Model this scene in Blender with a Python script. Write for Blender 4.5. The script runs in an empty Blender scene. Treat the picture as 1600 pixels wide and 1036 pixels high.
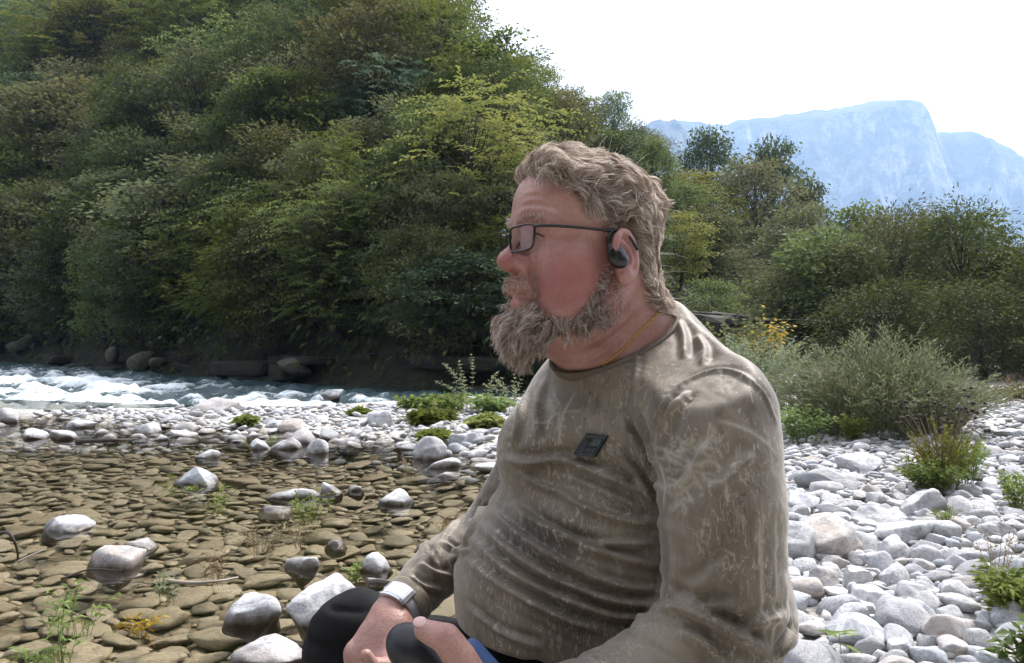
import bpy, bmesh, math, random, time
import numpy as np
from mathutils import Vector, Matrix, Euler, noise as mnoise
from mathutils.bvhtree import BVHTree
import openvdb as vdb
T0 = time.time()
rng = np.random.default_rng(7)
random.seed(7)
SC = bpy.context.scene
COL = SC.collection

# ------------------------------------------------------------------ camera, sky, sun, exposure
FPX, CX, CY, CAMZ = 1385.0, 800.0, 518.0, 0.85
cam_d = bpy.data.cameras.new('camera'); cam = bpy.data.objects.new('camera', cam_d); COL.objects.link(cam)
cam.location = (0, 0, CAMZ); cam.rotation_euler = (math.radians(90), 0, 0)
cam_d.sensor_width = 36; cam_d.lens = 36 * FPX / 1600; cam_d.clip_start = 0.05; cam_d.clip_end = 20000
SC.camera = cam

SUN_EL, SUN_AZ = math.radians(50), math.radians(36)     # azimuth measured from +Y (view direction) towards +X
world = bpy.data.worlds.new('World'); SC.world = world; world.use_nodes = True
wn = world.node_tree.nodes; wl = world.node_tree.links
bgn = wn['Background']
sky = wn.new('ShaderNodeTexSky'); sky.sky_type = 'NISHITA'; sky.sun_disc = False
sky.sun_elevation = SUN_EL; sky.sun_rotation = SUN_AZ
sky.air_density = 1.0; sky.dust_density = 6.0; sky.ozone_density = 1.0
veil = wn.new('ShaderNodeMix'); veil.data_type = 'RGBA'; veil.inputs[0].default_value = 0.72
veil.inputs[7].default_value = (13.6, 13.1, 13.3, 1)        # thin white cloud veil, as bright as the sky it covers
wl.new(sky.outputs[0], veil.inputs[6]); wl.new(veil.outputs[2], bgn.inputs[0])
bgn.inputs[1].default_value = 0.085

sun_d = bpy.data.lights.new('sun', 'SUN'); sun = bpy.data.objects.new('sun', sun_d); COL.objects.link(sun)
sun_d.energy = 3.8; sun_d.angle = math.radians(13); sun_d.color = (1.0, 0.95, 0.90)
sdir = Vector((math.sin(SUN_AZ) * math.cos(SUN_EL), math.cos(SUN_AZ) * math.cos(SUN_EL), math.sin(SUN_EL)))
sun.rotation_euler = sdir.to_track_quat('Z', 'Y').to_euler(); sun.location = sdir * 30

SC.view_settings.view_transform = 'Standard'; SC.view_settings.look = 'None'
SC.view_settings.gamma = 1; SC.view_settings.use_curve_mapping = False; SC.view_settings.exposure = 1.0
SC.render.engine = 'CYCLES'
cy = SC.cycles
cy.use_denoising = True; cy.use_adaptive_sampling = True; cy.adaptive_threshold = 0.02
cy.max_bounces = 8; cy.diffuse_bounces = 3; cy.glossy_bounces = 3; cy.transmission_bounces = 5; cy.transparent_max_bounces = 12; cy.volume_bounces = 2
cy.caustics_reflective = False; cy.caustics_refractive = False; cy.sample_clamp_indirect = 6

# ------------------------------------------------------------------ helpers
def P(px, py, Y):
    """a point seen at that place of the photograph, Y metres away"""
    return np.array([(px - CX) / FPX * Y, Y, CAMZ - (py - CY) / FPX * Y])
def G(px, py, z=0.0):
    """the point of the level z seen at that place"""
    Y = (CAMZ - z) * FPX / max(py - CY, 1e-3)
    return np.array([(px - CX) / FPX * Y, Y, z])

def mat(name, rough=0.6, color=(0.5, 0.5, 0.5), **kw):
    m = bpy.data.materials.new(name); m.use_nodes = True
    b = m.node_tree.nodes['Principled BSDF']
    b.inputs['Base Color'].default_value = (*color, 1); b.inputs['Roughness'].default_value = rough
    for k, v in kw.items(): b.inputs[k].default_value = v
    return m
class N:
    """small node-graph writer"""
    def __init__(s, m): s.t = m.node_tree; s.n = s.t.nodes; s.l = s.t.links; s.b = s.n.get('Principled BSDF'); s.out = s.n.get('Material Output')
    def new(s, typ, **kw):
        nd = s.n.new('ShaderNode' + typ)
        for k, v in kw.items(): setattr(nd, k, v)
        return nd
    def link(s, a, b): s.l.new(a, b)
    def coord(s, which='Object'): return s.new('TexCoord').outputs[which]
    def mapping(s, vec, scale=(1, 1, 1), rot=(0, 0, 0), loc=(0, 0, 0)):
        m = s.new('Mapping'); m.inputs['Scale'].default_value = scale; m.inputs['Rotation'].default_value = rot; m.inputs['Location'].default_value = loc
        s.link(vec, m.inputs['Vector']); return m.outputs[0]
    def noise(s, vec, scale=5, detail=4, rough=0.55, dist=0.0, out='Fac'):
        n = s.new('TexNoise'); n.inputs['Scale'].default_value = scale; n.inputs['Detail'].default_value = detail
        n.inputs['Roughness'].default_value = rough; n.inputs['Distortion'].default_value = dist
        if vec is not None: s.link(vec, n.inputs['Vector'])
        return n.outputs[out]
    def voronoi(s, vec, scale=5, feature='F1', out='Distance', rand=1.0):
        n = s.new('TexVoronoi'); n.feature = feature; n.inputs['Scale'].default_value = scale; n.inputs['Randomness'].default_value = rand
        if vec is not None: s.link(vec, n.inputs['Vector'])
        return n.outputs[out]
    def ramp(s, fac, stops, interp='LINEAR'):
        r = s.new('ValToRGB'); r.color_ramp.interpolation = interp
        el = r.color_ramp.elements
        while len(el) < len(stops): el.new(0.5)
        for e, (p, c) in zip(el, stops):
            e.position = p; e.color = (c, c, c, 1) if not hasattr(c, '__len__') else (*c, 1)
        s.link(fac, r.inputs[0]); return r.outputs[0]
    def mix(s, fac, a, b, mode='MIX'):
        m = s.new('Mix', data_type='RGBA'); m.blend_type = mode
        for i, v in ((0, fac), (6, a), (7, b)):
            if hasattr(v, 'is_linked') or hasattr(v, 'links'): s.link(v, m.inputs[i])
            elif i == 0: m.inputs[0].default_value = v
            else: m.inputs[i].default_value = (*v, 1)
        return m.outputs[2]
    def math(s, op, a, b=None, c=None):
        m = s.new('Math', operation=op)
        for i, v in enumerate((a, b, c)):
            if v is None: continue
            if hasattr(v, 'links'): s.link(v, m.inputs[i])
            else: m.inputs[i].default_value = v
        return m.outputs[0]
    def attr(s, name, out='Fac'):
        a = s.new('Attribute'); a.attribute_name = name; return a.outputs[out]
    def bump(s, h, strength=0.3, dist=0.01, normal=None):
        b = s.new('Bump'); b.inputs['Strength'].default_value = strength; b.inputs['Distance'].default_value = dist
        s.link(h, b.inputs['Height'])
        if normal is not None: s.link(normal, b.inputs['Normal'])
        return b.outputs[0]
    def rnd(s): return s.new('ObjectInfo').outputs['Random']

def mesh_from(name, V, F, smooth=True):
    """F: (n,3) or (n,4) int array, or list of such"""
    me = bpy.data.meshes.new(name)
    Fs = [f for f in (F if isinstance(F, list) else [F]) if len(f)]
    V = np.asarray(V, dtype=np.float32)
    me.vertices.add(len(V)); me.vertices.foreach_set('co', V.ravel())
    nl = sum(f.size for f in Fs); npoly = sum(len(f) for f in Fs)
    me.loops.add(nl); me.polygons.add(npoly)
    me.loops.foreach_set('vertex_index', np.concatenate([f.ravel() for f in Fs]).astype(np.int32))
    st = []; o = 0
    for f in Fs:
        k = f.shape[1]; st.append(o + np.arange(len(f)) * k); o += f.size
    me.polygons.foreach_set('loop_start', np.concatenate(st).astype(np.int32))
    me.polygons.foreach_set('use_smooth', np.full(npoly, smooth))
    me.update(calc_edges=True); me.validate()
    return me
def add_attr(me, name, vals):
    vals = np.asarray(vals, dtype=np.float32)
    if vals.ndim == 1:
        a = me.attributes.new(name, 'FLOAT', 'POINT'); a.data.foreach_set('value', vals)
    else:
        a = me.attributes.new(name, 'FLOAT_VECTOR', 'POINT'); a.data.foreach_set('vector', vals[:, :3].ravel())
def obj(name, me, material=None, parent=None, loc=None):
    o = bpy.data.objects.new(name, me); COL.objects.link(o)
    if material is not None and me is not None and len(me.materials) == 0: me.materials.append(material)
    if parent is not None: o.parent = parent
    if loc is not None: o.location = loc
    return o
def tag(o, label=None, cat=None, group=None, kind=None):
    if label: o['label'] = label
    if cat: o['category'] = cat
    if group: o['group'] = group
    if kind: o['kind'] = kind
    return o
def empty(name, loc=(0, 0, 0), label=None, cat=None, group=None):
    o = bpy.data.objects.new(name, None); COL.objects.link(o); o.location = loc; o.empty_display_size = 0.1
    return tag(o, label, cat, group)

def fbm(p, seed=0, octaves=4, lac=2.0, gain=0.5):
    """value noise with gradient-like smoothness, vectorised; p (n,d)"""
    p = np.asarray(p, dtype=np.float64); n, d = p.shape
    tot = np.zeros(n); amp = 1.0; nrm = 0
    for o in range(octaves):
        i = np.floor(p).astype(np.int64); f = p - i; u = f * f * (3 - 2 * f)
        v = np.zeros(n)
        for c in range(2 ** d):
            w = np.ones(n); h = np.full(n, (seed + o * 131) * 2654435761 % (1 << 32), dtype=np.uint64)
            for k in range(d):
                b = (c >> k) & 1
                w *= u[:, k] if b else 1 - u[:, k]
                h = (h ^ ((i[:, k] + b).astype(np.uint64) * np.uint64([73856093, 19349663, 83492791][k]))) * np.uint64(1099511628211)
            h ^= h >> np.uint64(29); h *= np.uint64(0xBF58476D1CE4E5B9); h ^= h >> np.uint64(32)
            v += w * ((h & np.uint64(0xFFFFFF)).astype(np.float64) / 0xFFFFFF * 2 - 1)
        tot += amp * v; nrm += amp; amp *= gain; p = p * lac
    return tot / nrm

def tube(pts, rad, sides=6, cap=True):
    """tapered tube along pts; returns V,F arrays (quads + cap tris as degenerate quads left out)"""
    pts = np.asarray(pts, dtype=np.float64); n = len(pts); rad = np.broadcast_to(np.asarray(rad, dtype=np.float64), (n,))
    t = np.gradient(pts, axis=0); t /= np.linalg.norm(t, axis=1)[:, None] + 1e-12
    ref = np.array([0, 0, 1.0]) if abs(t[0][2]) < 0.9 else np.array([1.0, 0, 0])
    u = np.cross(t[0], ref); u /= np.linalg.norm(u)
    V = []
    a = np.arange(sides) / sides * 2 * np.pi
    for i in range(n):
        u = u - t[i] * np.dot(u, t[i]); u /= np.linalg.norm(u) + 1e-12
        w = np.cross(t[i], u)
        V.append(pts[i] + rad[i] * (np.cos(a)[:, None] * u + np.sin(a)[:, None] * w))
    V = np.concatenate(V)
    i0 = (np.arange(n - 1)[:, None] * sides + np.arange(sides)[None]).ravel()
    i1 = (np.arange(n - 1)[:, None] * sides + (np.arange(sides)[None] + 1) % sides).ravel()
    F = np.stack([i0, i1, i1 + sides, i0 + sides], 1)
    if cap:
        m = len(V); V = np.concatenate([V, pts[:1], pts[-1:]])
        k = np.arange(sides); k2 = (k + 1) % sides
        T = np.concatenate([np.stack([k2, k, np.full(sides, m)], 1), np.stack([k + (n - 1) * sides, k2 + (n - 1) * sides, np.full(sides, m + 1)], 1)])
        return V, [F, T]
    return V, [F]
def join(parts):
    Vs, Q, T = [], [], []; o = 0
    for V, Fs in parts:
        for f in (Fs if isinstance(Fs, list) else [Fs]):
            if len(f): (Q if f.shape[1] == 4 else T).append(f + o)
        Vs.append(V); o += len(V)
    return np.concatenate(Vs), [np.concatenate(x) for x in (Q, T) if x]
def catmull(pts, n):
    p = np.asarray(pts, dtype=np.float64)
    if len(p) < 3:
        t = np.linspace(0, 1, n)[:, None]; return p[0] * (1 - t) + p[-1] * t
    q = np.concatenate([2 * p[:1] - p[1:2], p, 2 * p[-1:] - p[-2:-1]])
    s = np.linspace(0, len(p) - 1 - 1e-9, n); i = s.astype(int); f = (s - i)[:, None]
    a, b, c, d = q[i], q[i + 1], q[i + 2], q[i + 3]
    return 0.5 * (2 * b + (c - a) * f + (2 * a - 5 * b + 4 * c - d) * f ** 2 + (3 * b - a - 3 * c + d) * f ** 3)

# ---- signed-distance modelling: prims joined smoothly, meshed block by block
def ell(c, r, R=None):
    c = np.asarray(c, np.float32); r = np.asarray(r, np.float32); R = None if R is None else np.asarray(R, np.float32)
    def f(p):
        q = np.asarray(p, np.float32) - c
        if R is not None: q = q @ R
        a = q / r; k0 = np.sqrt(np.einsum('ij,ij->i', a, a)); a /= r; k1 = np.sqrt(np.einsum('ij,ij->i', a, a))
        return k0 * (k0 - 1) / (k1 + 1e-9)
    return f
def cone(a, b, ra, rb):
    a = np.asarray(a, np.float32); b = np.asarray(b, np.float32); ab = b - a; L2 = np.float32(ab @ ab); ra = np.float32(ra); rb = np.float32(rb)
    def f(p):
        q = np.asarray(p, np.float32) - a; t = q @ ab; t /= L2; np.maximum(t, 0, out=t); np.minimum(t, 1, out=t)
        q -= t[:, None] * ab
        return np.sqrt(np.einsum('ij,ij->i', q, q)) - (ra + (rb - ra) * t)
    return f
def chain(pts, rad):
    return combine([('+', cone(pts[i], pts[i + 1], rad[i], rad[i + 1]), 0) for i in range(len(pts) - 1)])
def smin(a, b, k):
    h = np.maximum(k - np.abs(a - b), 0) / k
    return np.minimum(a, b) - h * h * k * 0.25
def smax(a, b, k): return -smin(-a, -b, k)
def restrict(f, c, r): return f.restrict(c, r) if hasattr(f, 'restrict') else f
class Combo:
    """prims: list of (op, f, k); op '+' joins, '-' cuts; restrict() keeps what matters inside a ball"""
    def __init__(s, prims): s.prims = prims
    def restrict(s, c, r):
        ec = [f(c[None])[0] for _, f, _ in s.prims]; dm = min(e for e, (op, _, _) in zip(ec, s.prims) if op == '+'); R_ = r * 1.4
        return Combo([(op, restrict(f, c, r), k) for e, (op, f, k) in zip(ec, s.prims) if (e < dm + 2 * R_ + k if op == '+' else e < R_ + k + 0.02)])
    def __call__(s, p):
        d = None
        for op, f, k in s.prims:
            e = f(p)
            if d is None: d = e if op == '+' else np.full(len(p), 10.0)
            elif op == '+': d = smin(d, e, k) if k > 0 else np.minimum(d, e)
            elif op == '-': d = smax(d, -e, k)
        return d
def combine(prims): return Combo(prims)
class Moved:
    """f seen through a distance-keeping change of coordinates T"""
    def __init__(s, f, T): s.f, s.T = f, T
    def restrict(s, c, r): return Moved(restrict(s.f, s.T(c[None])[0], r), s.T)
    def __call__(s, p): return s.f(s.T(p))
class Shaped:
    """g(p, d0, d1, ...) of several distance fields"""
    def __init__(s, g, fs): s.g, s.fs = g, fs
    def restrict(s, c, r): return Shaped(s.g, [restrict(f, c, r) for f in s.fs])
    def __call__(s, p): return s.g(p, *[f(p) for f in s.fs])
def mesh_sdf(F, lo, hi, h, name):
    lo = np.asarray(lo, float); hi = np.asarray(hi, float); B = 16; TOP = 64
    g = vdb.FloatGrid(4 * h); ar = {}
    a_ = np.stack(np.meshgrid(*[np.arange(B)] * 3, indexing='ij'), -1).reshape(-1, 3).astype(np.float32) * np.float32(h)
    def visit(o, size, f):
        half = 0.5 * size * h; c = lo + (o + 0.5 * size) * h; rad = half * math.sqrt(3)
        d = f(c[None])[0]; reach = rad * 1.3 + 2 * h
        if d > reach: return
        if d < -reach: g.fill(tuple(int(x) for x in o), tuple(int(x) + size - 1 for x in o), -4 * h, False); return
        f = restrict(f, c, rad + 3 * h)
        if size > B:
            for k in range(8): visit(o + np.array([k & 1, (k >> 1) & 1, k >> 2]) * (size // 2), size // 2, f)
        else:
            v = f((lo + o * h).astype(np.float32) + a_); g.copyFromArray(np.clip(v, -4 * h, 4 * h).reshape(B, B, B).astype(np.float32), ijk=tuple(int(x) for x in o))
    nb = np.ceil((hi - lo) / (h * TOP)).astype(int)
    for i in range(nb[0]):
        for j in range(nb[1]):
            for k in range(nb[2]): visit(np.array([i, j, k]) * TOP, TOP, F)
    V, Q = g.convertToQuads(isovalue=0.0)
    return V.astype(np.float64) * h + lo, np.asarray(Q, dtype=np.int64)[:, ::-1]
def vnormals(V, F):
    n = np.zeros_like(V)
    a = V[F[:, 2]] - V[F[:, 0]]; b = V[F[:, -1]] - V[F[:, 1]]
    fn = np.cross(a, b) if F.shape[1] == 4 else np.cross(V[F[:, 1]] - V[F[:, 0]], a)
    for k in range(F.shape[1]): np.add.at(n, F[:, k], fn)
    return n / (np.linalg.norm(n, axis=1)[:, None] + 1e-12)
def smooth_mesh(V, F, it=2, lam=0.5):
    for _ in range(it):
        s = np.zeros_like(V); c = np.zeros(len(V))
        for k in range(F.shape[1]):
            for m in (1, F.shape[1] - 1):
                np.add.at(s, F[:, k], V[F[:, (k + m) % F.shape[1]]]); np.add.at(c, F[:, k], 1)
        V = V + lam * (s / np.maximum(c, 1)[:, None] - V)
    return V
def seg_dist(p, poly):
    """distance of points to a polyline and the parameter 0..1 along it"""
    best = np.full(len(p), 1e9); par = np.zeros(len(p)); n = len(poly) - 1
    for i in range(n):
        a, b = poly[i], poly[i + 1]; ab = b - a
        t = np.clip((p - a) @ ab / (ab @ ab + 1e-12), 0, 1)
        d = np.linalg.norm(p - a - t[:, None] * ab, axis=1)
        m = d < best; best[m] = d[m]; par[m] = (i + t[m]) / n
    return best, par
# ================================================================== THE SETTING
def in_poly(x, y, poly):
    c = np.zeros(len(x), bool); n_ = len(poly)
    for i in range(n_):
        x0, y0 = poly[i]; x1, y1 = poly[(i + 1) % n_]
        m = ((y0 > y) != (y1 > y))
        with np.errstate(divide='ignore', invalid='ignore'): c ^= m & (x < (x1 - x0) * (y - y0) / (y1 - y0 + 1e-12) + x0)
    return c
def poly_dist(x, y, poly, closed=False):
    p = np.stack([x, y], 1); best = np.full(len(x), 1e9); n_ = len(poly)
    for i in range(n_ if closed else n_ - 1):
        a = np.array(poly[i], float); b = np.array(poly[(i + 1) % n_], float); ab = b - a
        t = np.clip((p - a) @ ab / (ab @ ab), 0, 1); best = np.minimum(best, np.linalg.norm(p - a - t[:, None] * ab, axis=1))
    return best
def sstep(a, b, v): t = np.clip((np.asarray(v) - a) / (b - a), 0, 1); return t * t * (3 - 2 * t)
BASE = [(-110, 100), (-60, 62), (-40, 46), (-16.2, 28), (-6, 18), (-1.2, 13.6), (1.5, 13.4), (4.6, 17.5), (10, 30), (20.5, 60), (38, 110), (70, 200), (95, 300)]
HILLP = BASE + [(95, 700), (-600, 700), (-600, 100)]
def hill_z(x, y):
    d = poly_dist(x, y, BASE) * np.where(in_poly(x, y, HILLP), 1, -1)
    nz = fbm(np.stack([x, y], 1) * 0.09, 3, 3)
    z = 0.9 * sstep(0, 0.9, d) + 150 * (1 - np.exp(-np.maximum(d - 0.6, 0) * (0.80 + 0.22 * sstep(-4, -30, x)) / 150)) * (1 + 0.16 * nz) + 0.25 * fbm(np.stack([x, y], 1) * 0.8, 5, 3) * sstep(0.3, 2, d)
    return np.where(d > 0, z, -0.6 + 0 * d) + np.where(d > 0, -0.25, 0.4 * np.minimum(d, 0))
POOL = [(-7, 0.6), (-0.42, 0.6), (-0.40, 1.6), (-0.30, 2.3), (-0.12, 3.2), (-0.05, 4.4), (-0.10, 5.6), (-0.45, 6.6), (-1.4, 7.1), (-2.6, 7.7), (-4.2, 8.6), (-7, 9.4), (-12, 10.5), (-16, 8)]
NEAR_SHORE = [(-40, 20), (-22, 14.5), (-12, 11.0), (-5.6, 9.8), (-3.2, 10.0), (-1.7, 10.9), (-0.6, 12.0), (1.0, 13.0)]
RIVER = NEAR_SHORE + [(1.5, 13.4), (-1.2, 13.6), (-6, 18), (-16.2, 28), (-40, 46), (-60, 62)]
def ground_z(x, y):
    r = np.hypot(x, y)
    z = 0.02 + 0.05 * fbm(np.stack([x, y], 1) * 0.55, 8, 3) + 0.10 * sstep(1.0, 5.0, x) * sstep(2, 8, y) + 0.02 * fbm(np.stack([x, y], 1) * 3, 9, 2)
    dp = poly_dist(x, y, POOL, True) * np.where(in_poly(x, y, POOL), 1, -1)
    z = z - (0.15 + z) * sstep(-0.25, 0.45, dp)
    dr = poly_dist(x, y, RIVER, True) * np.where(in_poly(x, y, RIVER), 1, -1)
    z = np.where(dr > -1.5, np.minimum(z, 0.05 - 0.6 * sstep(-0.6, 1.5, dr)), z)
    db = poly_dist(x, y, BASE); z = np.where(x < 3.0, np.minimum(z, -0.7 + 0.9 * sstep(1.0, 3.0, db) + 0.4), z)
    z = np.where((x < 3.0) & (dr > 0), np.minimum(z, -0.45), z)
    return z + 0.3 * sstep(40, 200, r) * (1 + fbm(np.stack([x, y], 1) * 0.05, 2, 2))

# ---- materials of stone and earth
def stone_material(name, cols, rough=0.75, vein=0.35, attr=False, wet=False):
    m = mat(name, rough); n = N(m); co = n.coord()
    rnd = n.attr('rv') if attr else n.rnd()
    cc = co if not attr else n.new('NewGeometry').outputs['Position']
    off = n.new('VectorMath', operation='MULTIPLY_ADD'); n.link(cc, off.inputs[0]); off.inputs[1].default_value = (1, 1, 1)
    comb = n.new('CombineXYZ'); 
    for i in range(3): n.link(n.math('MULTIPLY', rnd, [37.0, 91.0, 53.0][i]), comb.inputs[i])
    n.link(comb.outputs[0], off.inputs[2]); v = off.outputs[0]
    base = n.ramp(rnd, [(i / (len(cols) - 1), c) for i, c in enumerate(cols)], 'CONSTANT' if False else 'LINEAR')
    sc = 1.0
    blot = n.noise(v, 11 * sc, 7, 0.68, 0.6)
    c = n.mix(n.ramp(blot, [(0.42, 0.0), (0.62, 0.75)]), base, tuple(0.62 * k for k in cols[len(cols) // 2]))
    c = n.mix(n.ramp(n.noise(n.mapping(v, (1, 1, 3.0), rot=(0.5, 0.9, 0)), 6, 5, 0.6, 1.2), [(0.52, 0.0), (0.60, 0.6), (0.66, 0.0)]), c, tuple(0.45 * k for k in cols[2]))
    c = n.mix(n.ramp(n.noise(v, 60, 4, 0.65), [(0.50, 0.0), (0.72, 0.6)]), c, tuple(0.4 * k for k in cols[0]))
    vn = n.ramp(n.voronoi(n.mapping(v, (1, 1, 2.2), rot=(0.4, 0.2, 0)), 7, 'DISTANCE_TO_EDGE'), [(0.0, 1.0), (0.035, 0.0)])
    c = n.mix(n.math('MULTIPLY', vn, vein), c, (0.68, 0.67, 0.64) if not wet else (0.30, 0.27, 0.18))
    n.link(c, n.b.inputs['Base Color'])
    n.b.inputs['Specular IOR Level'].default_value = 0.5 if wet else 0.25
    n.link(n.bump(n.math('ADD', n.noise(v, 28, 6, 0.6), n.math('MULTIPLY', n.noise(v, 140, 3), 0.35)), 0.45, 0.012), n.b.inputs['Normal'])
    return m
WHITE = [(0.54, 0.54, 0.55), (0.66, 0.66, 0.66), (0.40, 0.42, 0.46), (0.60, 0.59, 0.57), (0.72, 0.72, 0.72), (0.48, 0.51, 0.56), (0.64, 0.63, 0.62), (0.30, 0.30, 0.31), (0.60, 0.60, 0.62), (0.50, 0.43, 0.37), (0.56, 0.57, 0.59)]
WET = [(0.21, 0.160, 0.092), (0.30, 0.245, 0.155), (0.15, 0.132, 0.088), (0.34, 0.285, 0.19), (0.24, 0.200, 0.128), (0.38, 0.325, 0.235), (0.19, 0.140, 0.078)]
dry_stone = stone_material('dry_limestone', WHITE); dry_stuff = stone_material('dry_limestone_cobbles', WHITE, attr=True)
wet_stone = stone_material('algae_brown_stone', WET, 0.5, 0.15, wet=True); wet_stuff = stone_material('algae_brown_pebbles', WET, 0.5, 0.15, attr=True, wet=True)
ground_m = mat('fine_river_gravel', 0.9); n = N(ground_m); co = n.coord()
gv = n.voronoi(co, 34, 'F1', 'Color'); gs = n.new('SeparateColor'); n.link(gv, gs.inputs[0])
gcol = n.mix(gs.outputs[0], (0.30, 0.285, 0.26), (0.52, 0.51, 0.48)); 
wetmask = n.attr('wet')
gcol = n.mix(wetmask, gcol, n.mix(gs.outputs[1], (0.085, 0.070, 0.042), (0.16, 0.13, 0.085)))
far = n.attr('grass'); gcol = n.mix(far, gcol, n.mix(n.noise(co, 0.5, 5), (0.05, 0.07, 0.025), (0.10, 0.115, 0.045)))
n.link(gcol, n.b.inputs['Base Color']); n.link(n.bump(n.voronoi(co, 34), 0.8, 0.02), n.b.inputs['Normal'])
soil = mat('dark_forest_floor', 0.95); n = N(soil); co = n.coord()
n.link(n.ramp(n.noise(co, 1.1, 6, 0.65), [(0.35, (0.016, 0.019, 0.009)), (0.55, (0.030, 0.034, 0.015)), (0.7, (0.050, 0.046, 0.026))]), n.b.inputs['Base Color'])
n.link(n.bump(n.noise(co, 2.2, 6, 0.7), 1.0, 0.35), n.b.inputs['Normal'])

# ---- the ground: one sheet on rings round the camera, out to the horizon
ra = np.concatenate([np.linspace(0.0, 14, 150)[1:], 14 * (188 ** np.linspace(0, 1, 60))[1:]]); an = np.linspace(0, 2 * np.pi, 241)[:-1]
RR, AA = np.meshgrid(ra, an, indexing='ij'); gx_ = np.concatenate([[0.0], (RR * np.sin(AA)).ravel()]); gy_ = np.concatenate([[0.0], (RR * np.cos(AA)).ravel()])
gz_ = ground_z(gx_, gy_); na = len(an)
i = (np.arange(len(ra) - 1)[:, None] * na + np.arange(na)[None]).ravel() + 1; j = (np.arange(len(ra) - 1)[:, None] * na + (np.arange(na)[None] + 1) % na).ravel() + 1
Fq = np.stack([i, i + na, j + na, j], 1)[:, ::-1]; k = np.arange(na); Ft = np.stack([np.zeros(na, int), 1 + (k + 1) % na, 1 + k], 1)[:, ::-1]
gme = mesh_from('ground', np.stack([gx_, gy_, gz_], 1), [Fq[:, ::-1], Ft[:, ::-1]])
add_attr(gme, 'wet', sstep(0.03, -0.03, gz_) if False else 1 - sstep(-0.04, 0.015, gz_)); add_attr(gme, 'grass', sstep(14, 26, np.hypot(gx_, gy_)) * (gx_ > -3))
ground = tag(obj('ground', gme, ground_m), kind='structure')
# ---- the wooded slope
hx = np.concatenate([np.linspace(-320, -60, 40), np.linspace(-60, 20, 200)[1:], np.linspace(20, 90, 60)[1:]]); hy = np.concatenate([np.linspace(10, 60, 140), np.linspace(60, 330, 100)[1:]])
HX, HY = np.meshgrid(hx, hy, indexing='ij'); hz_ = hill_z(HX.ravel(), HY.ravel()); nyy = len(hy)
i = (np.arange(len(hx) - 1)[:, None] * nyy + np.arange(nyy - 1)[None]).ravel(); F = np.stack([i, i + nyy, i + nyy + 1, i + 1], 1)
keep = hz_[F].max(1) > -0.75
hillside = tag(obj('hillside', mesh_from('hillside', np.stack([HX.ravel(), HY.ravel(), hz_], 1), F[keep]), soil), kind='structure')
# unseen slope added behind the camera to hold sky light off the man
bx_ = np.linspace(-90, 90, 70); by_ = np.linspace(0, 1, 40); BX, BT = np.meshgrid(bx_, by_, indexing='ij'); yy_ = -(9 + 0.0022 * BX ** 2 * -1) - 60 * BT
zz_ = 75 * BT ** 0.9 + 3.0 * fbm(np.stack([BX.ravel() * 0.1, BT.ravel() * 6], 1), 71, 4).reshape(BX.shape) * np.minimum(1, BT * 6) - 0.4
i = (np.arange(69)[:, None] * 40 + np.arange(39)[None]).ravel()
tag(obj('hillside', mesh_from('hillside', np.stack([BX.ravel(), yy_.ravel(), zz_.ravel()], 1), np.stack([i, i + 40, i + 41, i + 1], 1)), soil), kind='structure')
def hill_hit(px, py, ymax=300):
    """where the view through that place of the photograph meets the wooded slope"""
    Y = np.concatenate([np.linspace(12.5, 60, 400), np.linspace(60, ymax, 400)]); X = (px - CX) / FPX * Y; Z = CAMZ - (py - CY) / FPX * Y
    hz = hill_z(X, Y); m = np.nonzero(Z < hz)[0]
    return None if len(m) == 0 else np.array([X[m[0]], Y[m[0]], hz[m[0]]])

# ---- the far mountains (limestone walls above wooded shoulders)
rockm = mat('far_limestone_wall', 0.9); n = N(rockm); co = n.coord()
sl = n.new('NewGeometry'); sp = n.new('SeparateXYZ'); n.link(sl.outputs['Normal'], sp.inputs[0])
steep = n.ramp(sp.outputs[2], [(0.42, 1.0), (0.70, 0.0)])
streak = n.noise(n.mapping(co, (1, 1, 0.18)), 0.045, 7, 0.7)
rock = n.mix(n.ramp(streak, [(0.40, 0.0), (0.62, 1.0)]), (0.10, 0.10, 0.09), (0.50, 0.48, 0.44))
wood = n.mix(n.noise(co, 0.03, 5), (0.022, 0.034, 0.014), (0.055, 0.065, 0.028))
n.link(n.mix(n.math('MULTIPLY', steep, n.ramp(n.noise(co, 0.014, 6, 0.7), [(0.42, 0.0), (0.54, 1.0)])), wood, rock), n.b.inputs['Base Color'])
n.link(n.bump(n.noise(co, 0.04, 6, 0.65), 1.0, 24), n.b.inputs['Normal'])
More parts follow.
